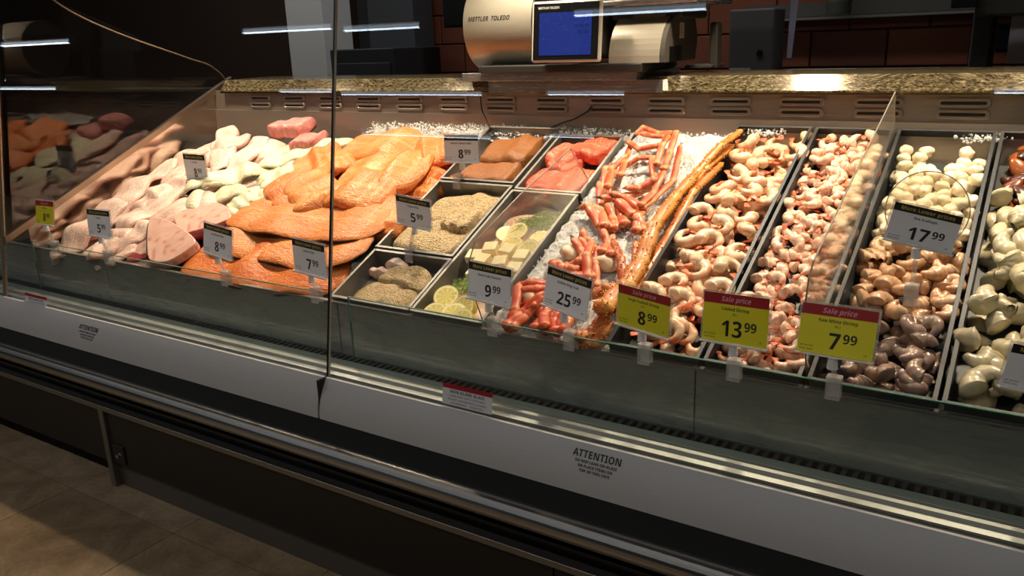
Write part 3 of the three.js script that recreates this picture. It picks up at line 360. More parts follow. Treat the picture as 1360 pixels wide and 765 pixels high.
// salmon sides at the front, overlapping up the slope
const salmonSkin = [0.035, 0.035, 0.04], salmonRim = [1.0, 0.92, 0.86];
[[[-2.62, 0.105, -1.85, 0.11, 0.25], -0.02, 'front'], [[-1.84, 0.225, -2.60, 0.22, 0.25], 0.008, 'second'], [[-1.85, 0.345, -2.60, 0.34, 0.25], 0.028, 'third']]
  .forEach(([a, h, w], i) => fillet('whole_salmon_fillet', 'salmon', ['whole orange salmon side lying at the front riser behind two tags', 'whole orange salmon side lapped over the front one', 'whole orange salmon side lapped over two others below salmon portions'][i], null, a, h, { shape: 'side', skin: salmonSkin, rim: salmonRim, T: 0.026, wave: 0.02, sag: 0.01, nu: 60, tilt: 0.09, edgeSkin: true }));
// salmon portions behind
[[-2.567, 0.557, -2.304, 0.423, 0.184], [-2.428, 0.571, -2.181, 0.414, 0.196], [-2.239, 0.519, -1.935, 0.515, 0.218], [-2.05, 0.40, -1.84, 0.43, 0.196], [-2.267, 0.64, -1.88, 0.668, 0.230], [-1.87, 0.516, -1.865, 0.326, 0.149], [-2.572, 0.628, -2.412, 0.811, 0.218], [-2.413, 0.616, -2.311, 0.762, 0.161], [-2.423, 0.85, -2.064, 0.845, 0.196], [-2.028, 0.767, -1.874, 0.874, 0.196], [-1.90, 0.56, -1.88, 0.70, 0.149], [-2.281, 0.92, -2.04, 0.905, 0.149], [-1.95, 0.60, -1.90, 0.76, 0.149]]
  .forEach((a, i) => fillet('salmon_portion', 'salmon', 'bright orange salmon portion heaped behind the whole sides', 'salmon portions', a, [0.02, 0.03, 0.028, 0.0, 0.03, -0.01, 0.0, 0.015, 0.012, 0.018, -0.02, -0.02, -0.01][i], { skin: [0.75, 0.45, 0.3], T: 0.028, wave: 0.014, sag: 0.016, tilt: 0.1 + (r1() - 0.5) * 0.12 }));
for (let i = 0; i < 8; i++) fillet('salmon_portion', 'salmon', 'bright orange salmon portion heaped behind the whole sides', 'salmon portions', [-2.55 + (i % 4) * 0.19, 0.46 + Math.floor(i / 4) * 0.26, -2.38 + (i % 4) * 0.19, 0.47 + Math.floor(i / 4) * 0.26, 0.24], -0.055, { skin: [0.75, 0.45, 0.3], T: 0.04 });
// smoked / seasoned fillets in trays
fillet('seasoned_salmon_fillet', 'smoked', 'brown seasoned salmon fillet lying at the back of its tray', null, [-1.77, 0.88, -1.55, 0.90, 0.2], -0.03, { T: 0.045, skin: [0.5, 0.4, 0.3], sag: 0.01, wave: 0.008 });
fillet('seasoned_salmon_fillet', 'smoked', 'brown seasoned salmon fillet at the front of its tray', null, [-1.78, 0.745, -1.55, 0.755, 0.15], -0.032, { T: 0.042, skin: [0.5, 0.4, 0.3], sag: 0.012, wave: 0.008 });
[[-1.47, 0.735, -1.27, 0.72, 0.17, 'large ribbed red sockeye fillet at the front of its tray'], [-1.46, 0.88, -1.36, 0.86, 0.15, 'small red sockeye fillet at the left back of its tray'], [-1.38, 0.92, -1.262, 0.90, 0.14, 'red sockeye fillet with cut edge at the right back of its tray'], [-1.33, 0.80, -1.26, 0.76, 0.1, 'short red sockeye piece beside the tray wall'], [-1.44, 0.82, -1.34, 0.80, 0.1, 'short red sockeye piece in the middle of its tray']]
  .forEach((a, i) => fillet('sockeye_fillet', 'sockeye', a[5], null, a, [-0.03, -0.015, -0.012, -0.05, -0.025][i], { T: 0.034, skin: [0.5, 0.4, 0.36], sag: 0.004, wave: 0.004, stretch: 1.12 }));
[[-1.79, 0.545, -1.54, 0.55, 0.19, 'herb crusted white fillet at the back of the middle tray'], [-1.795, 0.365, -1.54, 0.37, 0.19, 'herb crusted white fillet at the front of the middle tray'], [-1.66, 0.45, -1.55, 0.46, 0.12, 'herb crusted white fillet piece lying across the middle tray'], [-1.74, 0.17, -1.555, 0.16, 0.12, 'herb crusted white fillet at the back of the small tray'], [-1.785, 0.08, -1.56, 0.08, 0.15, 'herb crusted white fillet at the front of the small tray']]
  .forEach((a, i) => fillet('crusted_fillet', 'herb', a[5], null, a, [-0.04, -0.04, -0.02, -0.035, -0.045][i], { T: 0.034, skin: [0.8, 0.75, 0.7], sag: 0.008, wave: 0.007, shape: i > 2 ? 'strip' : 'portion', stretch: i > 2 ? 1.18 : 1.05 }));
[[-1.76, 0.215, -1.66, 0.21, 0.045], [-1.79, 0.165, -1.70, 0.17, 0.04]].forEach(a => fillet('white_fillet_end', 'white', 'bare white fillet end poking out in the small herb tray', 'bare fillet ends', a, -0.03, { T: 0.03, shape: 'strip', skin: paleSkin }));

// ---------- lemon tray ----------
fillet('cod_fillet', 'white', 'flat greyish white cod fillet under the butter cubes', null, [-1.375, 0.24, -1.37, 0.57, 0.2], -0.052, { T: 0.022, skin: paleSkin, wave: 0.004 });
fillet('cod_fillet', 'white', 'flat greyish white cod fillet under the front lemon slices', null, [-1.375, 0.03, -1.37, 0.22, 0.19], -0.054, { T: 0.02, skin: paleSkin, wave: 0.004 });
{
  const bg = new RoundedBoxGeometry(0.046, 0.026, 0.046, 2, 0.004), bm = std({ color: 0xe9e2b4, roughness: 0.45 }), r = rng(3);
  for (const [x, s] of [[-1.425, 0.345], [-1.36, 0.345], [-1.30, 0.325], [-1.42, 0.285], [-1.355, 0.285], [-1.292, 0.265], [-1.46, 0.30], [-1.35, 0.228], [-1.41, 0.225]]) onDeck(solo('butter_cube', bg, bm, 'pale yellow butter cube on the cod fillet', 'butter', 'butter cubes in the lemon tray'), x, s, -0.012, r() * 0.5 - 0.1);
  const rind = std({ color: 0xd8c23a, roughness: 0.4 }), face = std({ roughness: 0.35, map: canvasTex(128, 128, (g) => { g.fillStyle = '#e8dc96'; g.fillRect(0, 0, 128, 128); g.fillStyle = '#f0ecc8'; g.beginPath(); g.arc(64, 64, 60, 0, 7); g.fill(); g.fillStyle = '#dccf74'; for (let i = 0; i < 9; i++) { g.beginPath(); g.moveTo(64, 64); g.arc(64, 64, 52, i * 0.698 + 0.05, (i + 1) * 0.698 - 0.05); g.closePath(); g.fill(); } }) });
  const disc = new THREE.CircleGeometry(0.0335, 32).rotateX(-Math.PI / 2);
  function lemon(x, s, T, label, group, tilt, lean, h = -0.025, sc = 1) { const o = thing('lemon_slice', label, 'lemon', group); onDeck(o, x, s, h, 0.4, tilt, lean); o.scale.setScalar(sc); part('rind', new THREE.CylinderGeometry(0.035, 0.033, T, 32).translate(0, T / 2, 0), rind, o); const f = part('cut_face', disc, face, o); f.position.y = T + 0.0004; }
  lemon(-1.292, 0.43, 0.008, 'round lemon slice lying beside the dill', null, 0.1, 0); lemon(-1.30, 0.365, 0.009, 'large lemon slice beside the divider behind butter', null, 0.35, 0.15, -0.025, 1.15); lemon(-1.375, 0.39, 0.006, 'thin lemon slice directly behind the butter cubes', null, 0.3, -0.1); lemon(-1.42, 0.435, 0.007, 'lemon slice left of the dill by the tray wall', null, 0.15, -0.2); lemon(-1.385, 0.45, 0.006, 'lemon slice overlapped by another beside the dill', null, 0.2, 0.1, -0.02);
  for (const a of [[-1.445, 0.11, 0.3, -0.1], [-1.435, 0.035, 0.25, 0.0], [-1.36, 0.085, 0.4, 0.2], [-1.335, 0.03, 0.3, 0.1], [-1.375, 0.045, 0.15, -0.1]]) lemon(a[0], a[1], 0.022, 'half lemon at the front end of the lemon tray', 'half lemons at the tray front', a[2], a[3], -0.03, 1.1);
  const green = std({ color: 0x8fae4e, roughness: 0.6 });
  function dill(x, s, n, R, label, seed) { const r = rng(seed), l = []; for (let i = 0; i < n; i++) { const a = r() * 6.28, d = Math.sqrt(r()) * R, px = Math.cos(a) * d * 1.4, pz = Math.sin(a) * d * 0.7, b = r() * 6.28, q = 0.012 + r() * 0.02; l.push(tube([[px, r() * 0.012, pz], [px + Math.cos(b) * q * 0.5, 0.006 + r() * 0.016, pz + Math.sin(b) * q * 0.5], [px + Math.cos(b) * q, r() * 0.018, pz + Math.sin(b) * q]], 0.0007 + r() * 0.0004, 4, 3)); } for (let i = 0; i < 5; i++) l.push(tube([[-R * 1.3, 0.003, (r() - 0.5) * R], [0, 0.01, (r() - 0.5) * R], [R * 1.3, 0.006, (r() - 0.5) * R]], 0.0013, 8, 4)); onDeck(solo('dill_sprig', merge(l), green, label, 'herb'), x, s, -0.024, 0.35); }
  dill(-1.33, 0.505, 420, 0.06, 'feathery green dill sprig at the back of the lemon tray', 5); dill(-1.415, 0.16, 160, 0.04, 'small dill sprig beside the front half lemons', 8);
}

// ---------- crushed ice ----------
{
  const iceMat = phy({ color: 0xf6f8f8, roughness: 0.75, transmission: 0.4, thickness: 0, bumpMap: grain, bumpScale: 0.006 });
  const bed = (x0, x1, s0, s1, h, amp) => { const nx = Math.round((x1 - x0) / 0.012), nsg = Math.round((s1 - s0) / 0.012), g = new THREE.PlaneGeometry(x1 - x0, s1 - s0, nx, nsg); g.rotateX(-Math.PI / 2); const p = g.attributes.position; for (let i = 0; i < p.count; i++) { const x = p.getX(i), z = p.getZ(i); p.setY(i, amp * (ns(x * 14, z * 14, 1) + 0.7 * ns(x * 40 + x0, z * 40, 5) + 0.5 * ns(x * 90, z * 90, 9))); } g.computeVertexNormals(); g.applyQuaternion(DQ); const c = deckPos((x0 + x1) / 2, (s0 + s1) / 2, h); g.translate(c.x, c.y, c.z); return g; };
  const ice = thing('crushed_ice', 'white crushed ice bed under the crab and along the back', 'ice', null); ice.userData.kind = 'stuff';
  part('ice_surface', merge([bed(-1.236, -0.87, 0.0, 1.07, -0.010, 0.014), bed(-2.42, -1.236, 0.99, 1.085, -0.022, 0.02), bed(-2.5, -1.83, 0.02, 0.99, -0.068, 0.01)]), iceMat, ice);
  const chunk = mergeVertices(new THREE.IcosahedronGeometry(1, 1)); { chunk.deleteAttribute('normal'); chunk.deleteAttribute('uv'); const c2 = mergeVertices(chunk); const p = c2.attributes.position; for (let i = 0; i < p.count; i++) { const k = 1 + 0.5 * ns(p.getX(i) * 2, p.getY(i) * 2, p.getZ(i) * 2); p.setXYZ(i, p.getX(i) * k, p.getY(i) * k, p.getZ(i) * k); } c2.computeVertexNormals(); chunk.copy(c2); }
  const N = 8200, inst = shade(new THREE.InstancedMesh(chunk, phy({ color: 0xf8fafa, roughness: 0.8, transmission: 0.6, thickness: 0 }), N)); inst.name = 'ice_chunks'; inst.userData.kind = 'stuff'; const r = rng(21), d = new THREE.Object3D();
  for (let i = 0; i < N; i++) { let x, s, h; if (i < 5600) { x = lerp(-1.235, -0.87, r()); s = lerp(0, 1.07, r()); h = -0.02 + r() * 0.014; } else if (i < 7700) { x = lerp(-2.45, -1.24, r()); s = lerp(1.0, 1.085, r()); h = -0.02 + r() * 0.016 + (s - 0.985) * 0.12 + 0.012 * ns(x * 9, 4, 1); } else { x = (r() < 0.5 ? -0.77 : -0.16) + (r() - 0.5) * 0.1 * (0.5 + r()); s = lerp(1.03, 1.09, r()); h = 0.0 + r() * 0.015; } onDeck(d, x, s, h, r() * 6, r() * 6, r() * 6); const k = 0.0015 + r() * r() * 0.0045; d.scale.set(k, k * (0.6 + r() * 0.5), k); d.updateMatrix(); inst.setMatrixAt(i, d.matrix); }
  ice.add(inst);
}

// ---------- crab ----------
function tint(g, fn) { const p = g.attributes.position, c = []; for (let i = 0; i < p.count; i++) c.push(...fn(p.getX(i), p.getY(i), p.getZ(i))); g.setAttribute('color', new THREE.Float32BufferAttribute(c, 3)); return g; }
const lin = h => { const c = new THREE.Color(h); return [c.r, c.g, c.b]; };
const mixc = (a, b, t) => a.map((v, i) => lerp(v, b[i], Math.min(1, Math.max(0, t))));
const crabMat = phy({ vertexColors: true, roughness: 0.4, clearcoat: 0.2, clearcoatRoughness: 0.2, bumpMap: grain, bumpScale: 0.0006 });
// one leg: jointed tapered segments through the points (deck coordinates relative to the cluster)
function legGeo(P, r0, r1_, o = {}) {
  const A = lin(o.a || 0xd9622e), B = lin(o.b || 0xf2c79a), D = lin(0x3a2018), rnd = rng(o.seed || 1), m = 12, so = (o.seed || 1) * 1.3;
  const V = P.map(p => new THREE.Vector3(...p)), st = [];
  for (let i = 1; i < V.length; i++) { const n = 12, L = V[i].distanceTo(V[i - 1]); for (let k = i === 1 ? 0 : 1; k <= n; k++) { const u = k / n, knob = Math.max(Math.exp(-Math.pow(u * L / 0.009, 2)), Math.exp(-Math.pow((1 - u) * L / 0.009, 2))); const groove = (i > 1 && u < 0.1) ? 0.85 : 1; st.push({ p: V[i - 1].clone().lerp(V[i], u), w: lerp(r0, r1_, (i - 1 + u) / (V.length - 1)) * (0.74 + 0.36 * Math.pow(Math.sin(Math.min(1, u * 1.25 + 0.12) * Math.PI * 0.8), 1.2) + 0.2 * knob) * groove, knob }); } }
  const first = st[0].p.clone().sub(st[1].p).normalize(), last = st[st.length - 1].p.clone().sub(st[st.length - 2].p).normalize();
  const tipL = o.tip ? 0.036 : r0 * 2.2; for (const k of [1, 2, 3, 4]) st.unshift({ p: V[0].clone().addScaledVector(first, tipL * k / 4).add(new THREE.Vector3(0, -0.006 * (k / 4) * (k / 4), 0)), w: Math.max(0.0006, r0 * (1 - k / 4) * 0.95), knob: 0, dark: o.tip });
  for (const k of [1, 2, 3]) st.push({ p: V[V.length - 1].clone().addScaledVector(last, r1_ * 0.9 * k / 3), w: Math.max(0.0006, r1_ * Math.sqrt(1 - (k / 3) * (k / 3))), knob: 0 });
  const pos = [], col = [], uv = [], idx = [], up = new THREE.Vector3(0, 1, 0), spikes = [];
  st.forEach((q, i) => { const d = st[Math.min(st.length - 1, i + 1)].p.clone().sub(st[Math.max(0, i - 1)].p).normalize(), s = new THREE.Vector3().crossVectors(d, up).normalize(), t = new THREE.Vector3().crossVectors(s, d);
    for (let k = 0; k < m; k++) { const a = k / m * 6.2832, bump = 1 + 0.05 * ns(i * 0.8 + so, k * 1.3, so), x = Math.cos(a) * q.w * bump, y = Math.sin(a) * q.w * 0.74 * bump, v = q.p.clone().addScaledVector(s, x).addScaledVector(t, y); pos.push(v.x, v.y, v.z); uv.push(i * 0.03, k / m); const stripe = Math.pow(Math.abs(Math.cos(a * 1.0 + 0.5)), 6), n = 0.5 + 0.9 * ns(i * 0.35 + so, k * 0.5, so); col.push(...(q.dark ? D : mixc(A, B, n * (o.mix ?? 0.55) * 0.6 + stripe * 0.6 + q.knob * 0.35 - 0.12)));
      if (o.spines && i > 4 && rnd() < o.spines / 600) spikes.push([v, s.clone().multiplyScalar(Math.cos(a)).addScaledVector(t, Math.sin(a)).normalize()]); } });
  for (let i = 0; i < st.length - 1; i++) for (let k = 0; k < m; k++) { const a = i * m + k, b = i * m + (k + 1) % m; idx.push(a, a + m, b, b, a + m, b + m); }
  const g = new THREE.BufferGeometry(); g.setAttribute('position', new THREE.Float32BufferAttribute(pos, 3)); g.setAttribute('uv', new THREE.Float32BufferAttribute(uv, 2)); g.setAttribute('color', new THREE.Float32BufferAttribute(col, 3)); g.setIndex(idx); g.computeVertexNormals();
  const list = [g]; for (const [v, d] of spikes) { const c = new THREE.IcosahedronGeometry(0.0024, 1); c.scale(1, 1.5, 1); c.applyQuaternion(new THREE.Quaternion().setFromUnitVectors(up, d)); c.translate(v.x, v.y, v.z); c.attributes.uv.array.fill(0.3); tint(c, () => mixc(A, B, 0.85)); list.push(c); }
  return merge(list);
}
function crab(name, label, legs, h, opt) {
  const flat = legs.flat(), cx = flat.reduce((a, p) => a + p[0], 0) / flat.length, cs = flat.reduce((a, p) => a + p[1], 0) / flat.length, o = thing(name, label, 'crab'); onDeck(o, cx, cs, 0); const r = rng(opt.seed);
  if (opt.extra) { const q = rng(opt.seed + 90); legs = legs.concat(legs.filter((L, i) => q() < opt.extra).map(L => { const ox = 0.02 + q() * 0.012, os = (q() - 0.6) * 0.04; return L.map(([x, s]) => [Math.min(-0.885, Math.max(-1.22, x + ox)), Math.max(0, s + os)]); })); }
  legs = legs.map((L, i) => { if (L.length > 2) return L; const [a, b] = L, k = i % 2 ? 0.012 : -0.012, dx = b[0] - a[0], ds = b[1] - a[1], d = Math.hypot(dx, ds), t = 0.45; return [a, [a[0] + dx * t - ds / d * k, a[1] + ds * t + dx / d * k], b]; });
  legs.forEach((L, i) => { const hh = h + (opt.lift ? opt.lift[i % opt.lift.length] : r() * 0.03); const P = L.map(([x, s], k) => [x - cx, hh + 0.012 * Math.sin(k * 2 + i) * (L.length > 2 ? 1 : 0.5), -(s - cs)]); const t = (opt.r && opt.r[i]) || opt.radius || 0.014; part('leg', legGeo(P, t * (opt.taper || 0.75), t, { ...opt, seed: opt.seed * 10 + i, tip: opt.tips && opt.tips.includes(i) }), crabMat, o); });
  if (opt.body) for (const [x, s, R] of opt.body) { const g = mergeVertices(new THREE.IcosahedronGeometry(R, 4)); const p = g.attributes.position; for (let i = 0; i < p.count; i++) { const X = p.getX(i), Y = p.getY(i), Z = p.getZ(i), k = 1 + 0.5 * ns(X * 25 + x * 9, Y * 25, Z * 25); p.setXYZ(i, X * k * 1.25, Y * k * 0.6, Z * k); } g.deleteAttribute('normal'); g.computeVertexNormals(); tint(g, (X, Y, Z) => mixc(lin(0xead8b8), lin(0xd98a5c), 0.45 + 1.3 * ns(X * 30, Y * 30, Z * 30))); g.translate(x - cx, h + 0.005, -(s - cs)); part('body_meat', g, crabMat, o, 'cream coloured body meat'); }
  return o;
}
crab('snow_crab_cluster', 'orange red snow crab cluster with folded legs at the back of the ice', [[[-1.163, 0.934], [-1.148, 0.957], [-1.092, 0.953], [-1.052, 0.95], [-1.038, 0.853], [-1.028, 0.769]], [[-1.032, 0.932], [-0.996, 0.763], [-0.991, 0.638], [-0.992, 0.55]], [[-0.997, 0.892], [-0.964, 0.732], [-0.985, 0.61], [-0.99, 0.551]], [[-1.173, 0.886], [-1.129, 0.865], [-1.057, 0.861]], [[-1.173, 0.886], [-1.147, 0.786], [-1.119, 0.691]], [[-1.142, 0.8], [-1.109, 0.816], [-1.07, 0.824], [-1.015, 0.71]], [[-1.176, 0.811], [-1.205, 0.754], [-1.162, 0.636]], [[-1.179, 0.774], [-1.163, 0.696], [-1.142, 0.621]]], 0.012, { extra: 0.35, seed: 3, radius: 0.012, taper: 0.8, tips: [0], lift: [0.045, 0.03, 0.015, 0.04, 0.03, 0.02, 0.01, 0.005], a: 0xc4400f, b: 0xf0c088 });
crab('snow_crab_cluster', 'snow crab claws and short legs in the middle of the ice', [[[-1.192, 0.543], [-1.168, 0.542], [-1.097, 0.473]], [[-1.132, 0.588], [-1.097, 0.596], [-1.019, 0.542]], [[-1.115, 0.573], [-1.083, 0.529], [-1.051, 0.48]], [[-1.189, 0.674], [-1.135, 0.555], [-1.073, 0.457]], [[-1.111, 0.656], [-1.028, 0.682]], [[-1.012, 0.543], [-0.97, 0.454]], [[-0.991, 0.549], [-0.956, 0.463]]], 0.006, { extra: 0.75, seed: 5, radius: 0.0165, taper: 0.7, tips: [0, 1], a: 0xc4400f, b: 0xf0c088, mix: 0.6 });
crab('snow_crab_cluster', 'snow crab pieces with cream body meat behind the highest price tag', [[[-1.174, 0.291], [-1.15, 0.274], [-1.12, 0.254]], [[-1.133, 0.374], [-1.089, 0.334], [-1.042, 0.241]], [[-1.131, 0.426], [-1.074, 0.354]], [[-1.068, 0.436], [-1.026, 0.337]], [[-1.124, 0.282], [-1.072, 0.284]], [[-1.119, 0.237], [-1.07, 0.26]], [[-1.081, 0.378], [-1.058, 0.304], [-1.027, 0.234]]], 0.006, { extra: 0.75, seed: 8, radius: 0.0145, taper: 0.75, tips: [1], a: 0xbe3c10, b: 0xecb47c, body: [[-1.013, 0.327, 0.036], [-1.138, 0.344, 0.028]] });
crab('snow_crab_cluster', 'glossy red crab legs bunched at the front riser', [[[-1.206, 0.148], [-1.169, 0.165], [-1.129, 0.186]], [[-1.196, 0.143], [-1.162, 0.056], [-1.152, 0.0]], [[-1.112, 0.114], [-1.141, 0.061], [-1.158, -0.0]], [[-1.103, 0.087], [-1.065, 0.0]], [[-1.071, 0.095], [-1.034, 0.0]], [[-1.032, 0.083], [-1.0, 0.0]], [[-1.163, 0.097], [-1.111, 0.133]]], 0.012, { extra: 0.75, seed: 11, radius: 0.0155, taper: 0.85, a: 0xbc3408, b: 0xe08a4c, mix: 0.4, body: [[-1.167, 0.132, 0.03], [-1.03, 0.13, 0.034]] });
crab('king_crab_leg', 'spiny orange king crab legs crossing the front corner of the ice', [[[-0.969, 0.158], [-0.938, 0.184], [-0.90, 0.205]], [[-0.89, 0.17], [-0.911, 0.094], [-0.924, 0.038], [-0.939, 0.0]], [[-0.885, 0.047], [-0.905, 0.01], [-0.95, 0.0]]], 0.014, { seed: 13, radius: 0.0175, taper: 0.85, spines: 130, a: 0xb8561c, b: 0xd99a4e, mix: 0.5 });
crab('king_crab_leg', 'two short dark spiny crab leg tips standing behind yellow tag', [[[-1.014, 0.39], [-0.952, 0.305], [-0.905, 0.212]], [[-0.937, 0.377], [-0.9, 0.278], [-0.882, 0.204]]], 0.022, { seed: 15, radius: 0.016, taper: 0.5, spines: 140, tips: [0, 1], a: 0xb04818, b: 0xd88a44, mix: 0.45 });
crab('king_crab_leg', 'longest spiny golden king crab leg along the shrimp tray', [[[-0.83, 0.985], [-0.859, 0.876], [-0.892, 0.757], [-0.909, 0.608], [-0.907, 0.443], [-0.893, 0.307], [-0.892, 0.2], [-0.905, 0.09]]], 0.026, { seed: 17, radius: 0.028, taper: 0.35, spines: 150, tips: [0], a: 0xc46a1c, b: 0xe8b258, mix: 0.6 });
crab('king_crab_leg', 'spiny golden king crab leg lying beside the longest one', [[[-0.845, 0.93], [-0.875, 0.783], [-0.915, 0.669], [-0.925, 0.50], [-0.92, 0.36]]], 0.022, { seed: 19, radius: 0.02, taper: 0.6, spines: 150, a: 0xc46a1c, b: 0xe8b258, mix: 0.55 });
crab('king_crab_leg', 'slender spiny king crab leg against the shrimp tray rim', [[[-0.85, 0.835], [-0.876, 0.666], [-0.882, 0.486], [-0.880, 0.284], [-0.882, 0.12]]], 0.012, { seed: 23, radius: 0.016, taper: 0.8, spines: 140, a: 0xc0641c, b: 0xe2a24c, mix: 0.5 });

// ---------- shrimp ----------
function shrimpGeo(curl, R, r, A, B, seed) {
  const n = 22, m = 9, pos = [], col = [], uv = [], idx = [];
  for (let i = 0; i <= n; i++) { const t = i / n, a = curl * t, rr = R * (1 - 0.22 * t), th = r * (i === 0 ? 0.3 : i === 1 ? 0.75 : lerp(1.1, 0.34, Math.pow(t, 1.15))) * (1 + 0.08 * Math.pow(Math.abs(Math.sin(t * Math.PI * 6)), 0.7));
    for (let k = 0; k < m; k++) { const b = k / m * 6.2832, o = Math.cos(b) * th, y = Math.sin(b) * th * 0.85; pos.push(Math.cos(a) * (rr + o), y, Math.sin(a) * (rr + o)); uv.push(t, k / m); const band = Math.pow(Math.abs(Math.sin(t * Math.PI * 6)), 6); col.push(...mixc(A, B, (Math.cos(b) > -0.1 ? 0.55 * (1 - 0.9 * band) : 0.1) * (0.75 + 1.1 * ns(t * 5 + seed, k * 0.7, seed)) + (t > 0.86 ? 0.7 : 0))); } }
  for (let i = 0; i < n; i++) for (let k = 0; k < m; k++) { const a = i * m + k, b = i * m + (k + 1) % m; idx.push(a, b, a + m, b, b + m, a + m); }
  const c = pos.length / 3; pos.push(R, 0, 0); uv.push(0, 0); col.push(...A); for (let k = 0; k < m; k++) idx.push(c, (k + 1) % m, k);
  const g = new THREE.BufferGeometry(); g.setAttribute('position', new THREE.Float32BufferAttribute(pos, 3)); g.setAttribute('uv', new THREE.Float32BufferAttribute(uv, 2)); g.setAttribute('color', new THREE.Float32BufferAttribute(col, 3)); g.setIndex(idx); g.computeVertexNormals();
  const e = curl, rr = R * 0.78, l = []; for (const s of [-0.3, -0.1, 0.1, 0.3]) { const q = new THREE.SphereGeometry(1, 8, 5); q.scale(r * 0.22, r * 0.1, r * 0.8); q.translate(0, 0, r * 0.65); q.rotateY(s); q.rotateY(-e); q.translate(Math.cos(e) * rr, 0, Math.sin(e) * rr); l.push(q); }
  return [g, merge(l)];
}
const shrimpMat = phy({ vertexColors: true, roughness: 0.36, clearcoat: 0.35, clearcoatRoughness: 0.2 });
function shrimpKind(name, label, group, R, r, A, B, tail, seed, curls) {
  return curls.map((c, i) => { const [g, t] = shrimpGeo(c, R, r, lin(A), lin(B), seed + i); return () => { const o = thing(name, label, 'shrimp', group); part('shell', g, shrimpMat, o); if (tail) part('tail', t, tail, o, 'orange tail fan'); return o; }; });
}
function fill(make, x0, x1, s0, s1, dx, layers, h0, dh, seed, keep = () => true, tiltAmt = 0.5, zones = null) {
  const r = rng(seed); for (let L = 0; L < layers; L++) { const nx = Math.max(1, Math.floor((x1 - x0) / dx)), nS = Math.floor((s1 - s0) / dx); for (let j = 0; j < nS; j++) for (let i = 0; i < nx; i++) { const x = x0 + (i + 0.5 + (r() - 0.5) * 0.7 + (L % 2) * 0.3) * (x1 - x0) / nx, s = s0 + (j + 0.5 + (r() - 0.5) * 0.7 + (L % 2) * 0.4) * (s1 - s0) / nS; const a = r(), b = r(), c = r(), d = r(), e = r(); if (!keep(x, s, L, e) || x < x0 + 0.012 || x > x1 - 0.006) continue; const made = make[Math.floor(a * make.length)](); if (zones) made.userData.label = zones(x, s, L); onDeck(made, x, s, h0 + L * dh + (b - 0.5) * 0.008, c * 6.28, (d - 0.5) * 2 * tiltAmt, (e - 0.5) * 2 * tiltAmt); } }
}
const tailA = std({ color: 0xd8683c, roughness: 0.4 }), tailB = std({ color: 0xdd7a52, roughness: 0.4 });
fill(shrimpKind('cooked_shrimp', 'large curled cooked shrimp heaped beside the king crab legs', 'large cooked shrimp', 0.03, 0.0188, 0xecd3b0, 0xe27c46, tailA, 3, [4.2, 4.7, 3.5]), -0.84, -0.64, 0.05, 1.02, 0.062, 3, -0.04, 0.026, 31, (x, s, L, e) => L < 2 || e > 0.25, 0.35, (x, s, L) => 'large curled cooked shrimp ' + (L === 0 ? 'low in the heap ' : '') + (s > 0.7 ? 'at the back wall end of its tray' : s > 0.3 ? (x < -0.74 ? 'beside the king crab legs' : 'along the small shrimp tray') : 'behind the yellow 8.99 tag'));
fill(shrimpKind('small_cooked_shrimp', 'small pink and white cooked shrimp filling the tray by the clear divider', 'small cooked shrimp', 0.021, 0.0152, 0xf0d8c0, 0xe47e4e, tailB, 9, [3.9, 3.2, 2.6, 1.6]), -0.605, -0.40, 0.035, 1.03, 0.038, 2, -0.02, 0.022, 37, (x, s, L, e) => true, 0.5, (x, s, L) => 'small pink cooked shrimp ' + (L === 0 ? 'in the lower layer ' : '') + (s > 0.7 ? 'at the back wall end of its tray' : s > 0.3 ? (x > -0.47 ? 'against the clear divider' : x < -0.54 ? 'against the large shrimp tray' : 'in the middle of its tray') : 'behind the yellow 13.99 tag'));
// scallops
{
  const sm = phy({ color: 0xf3e6c6, roughness: 0.35, clearcoat: 0.4, clearcoatRoughness: 0.2 });
  const gs = [0, 1, 2].map(v => { const g = mergeVertices((() => { const q = new THREE.IcosahedronGeometry(0.019, 3); q.deleteAttribute('uv'); q.deleteAttribute('normal'); return q; })()); const p = g.attributes.position; for (let i = 0; i < p.count; i++) { const X = p.getX(i), Y = p.getY(i), Z = p.getZ(i), k = 1 + 0.25 * ns(X * 60 + v * 5, Y * 60, Z * 60); p.setXYZ(i, X * k * 1.1, Math.sign(Y) * Math.min(Math.abs(Y * k * 0.95), 0.0145), Z * k); } g.computeVertexNormals(); return g; });
  fill(gs.map(g => () => solo('scallop', g, sm, 'cream white scallop heaped at the back of its tray', 'scallop', 'scallops')), -0.368, -0.138, 0.56, 0.98, 0.037, 2, -0.03, 0.024, 41, (x, s, L, e) => s < 0.92 || (x < -0.28 || x > -0.2) && L < 2, 0.5, (x, s, L) => 'cream white scallop ' + (L === 0 ? 'in the lower layer ' : '') + (s > 0.85 ? 'nearest the bare end of its tray' : s > 0.68 ? (x < -0.25 ? 'beside the clear divider' : 'beside the last tray') : 'behind the 17.99 tag'));
}
fill(shrimpKind('raw_shrimp', 'glossy beige raw shrimp in front of the scallops', 'beige raw shrimp', 0.0245, 0.02, 0xd2b08c, 0xb9794e, null, 15, [3.0, 2.2, 3.8]), -0.368, -0.138, 0.26, 0.55, 0.055, 3, -0.045, 0.022, 43);
fill(shrimpKind('grey_raw_shrimp', 'glossy grey brown raw shrimp at the front riser behind yellow tag', 'grey raw shrimp', 0.0245, 0.02, 0xa48a74, 0x77606a, null, 25, [3.0, 2.2, 3.8]), -0.365, -0.138, 0.045, 0.27, 0.052, 3, -0.045, 0.022, 47);
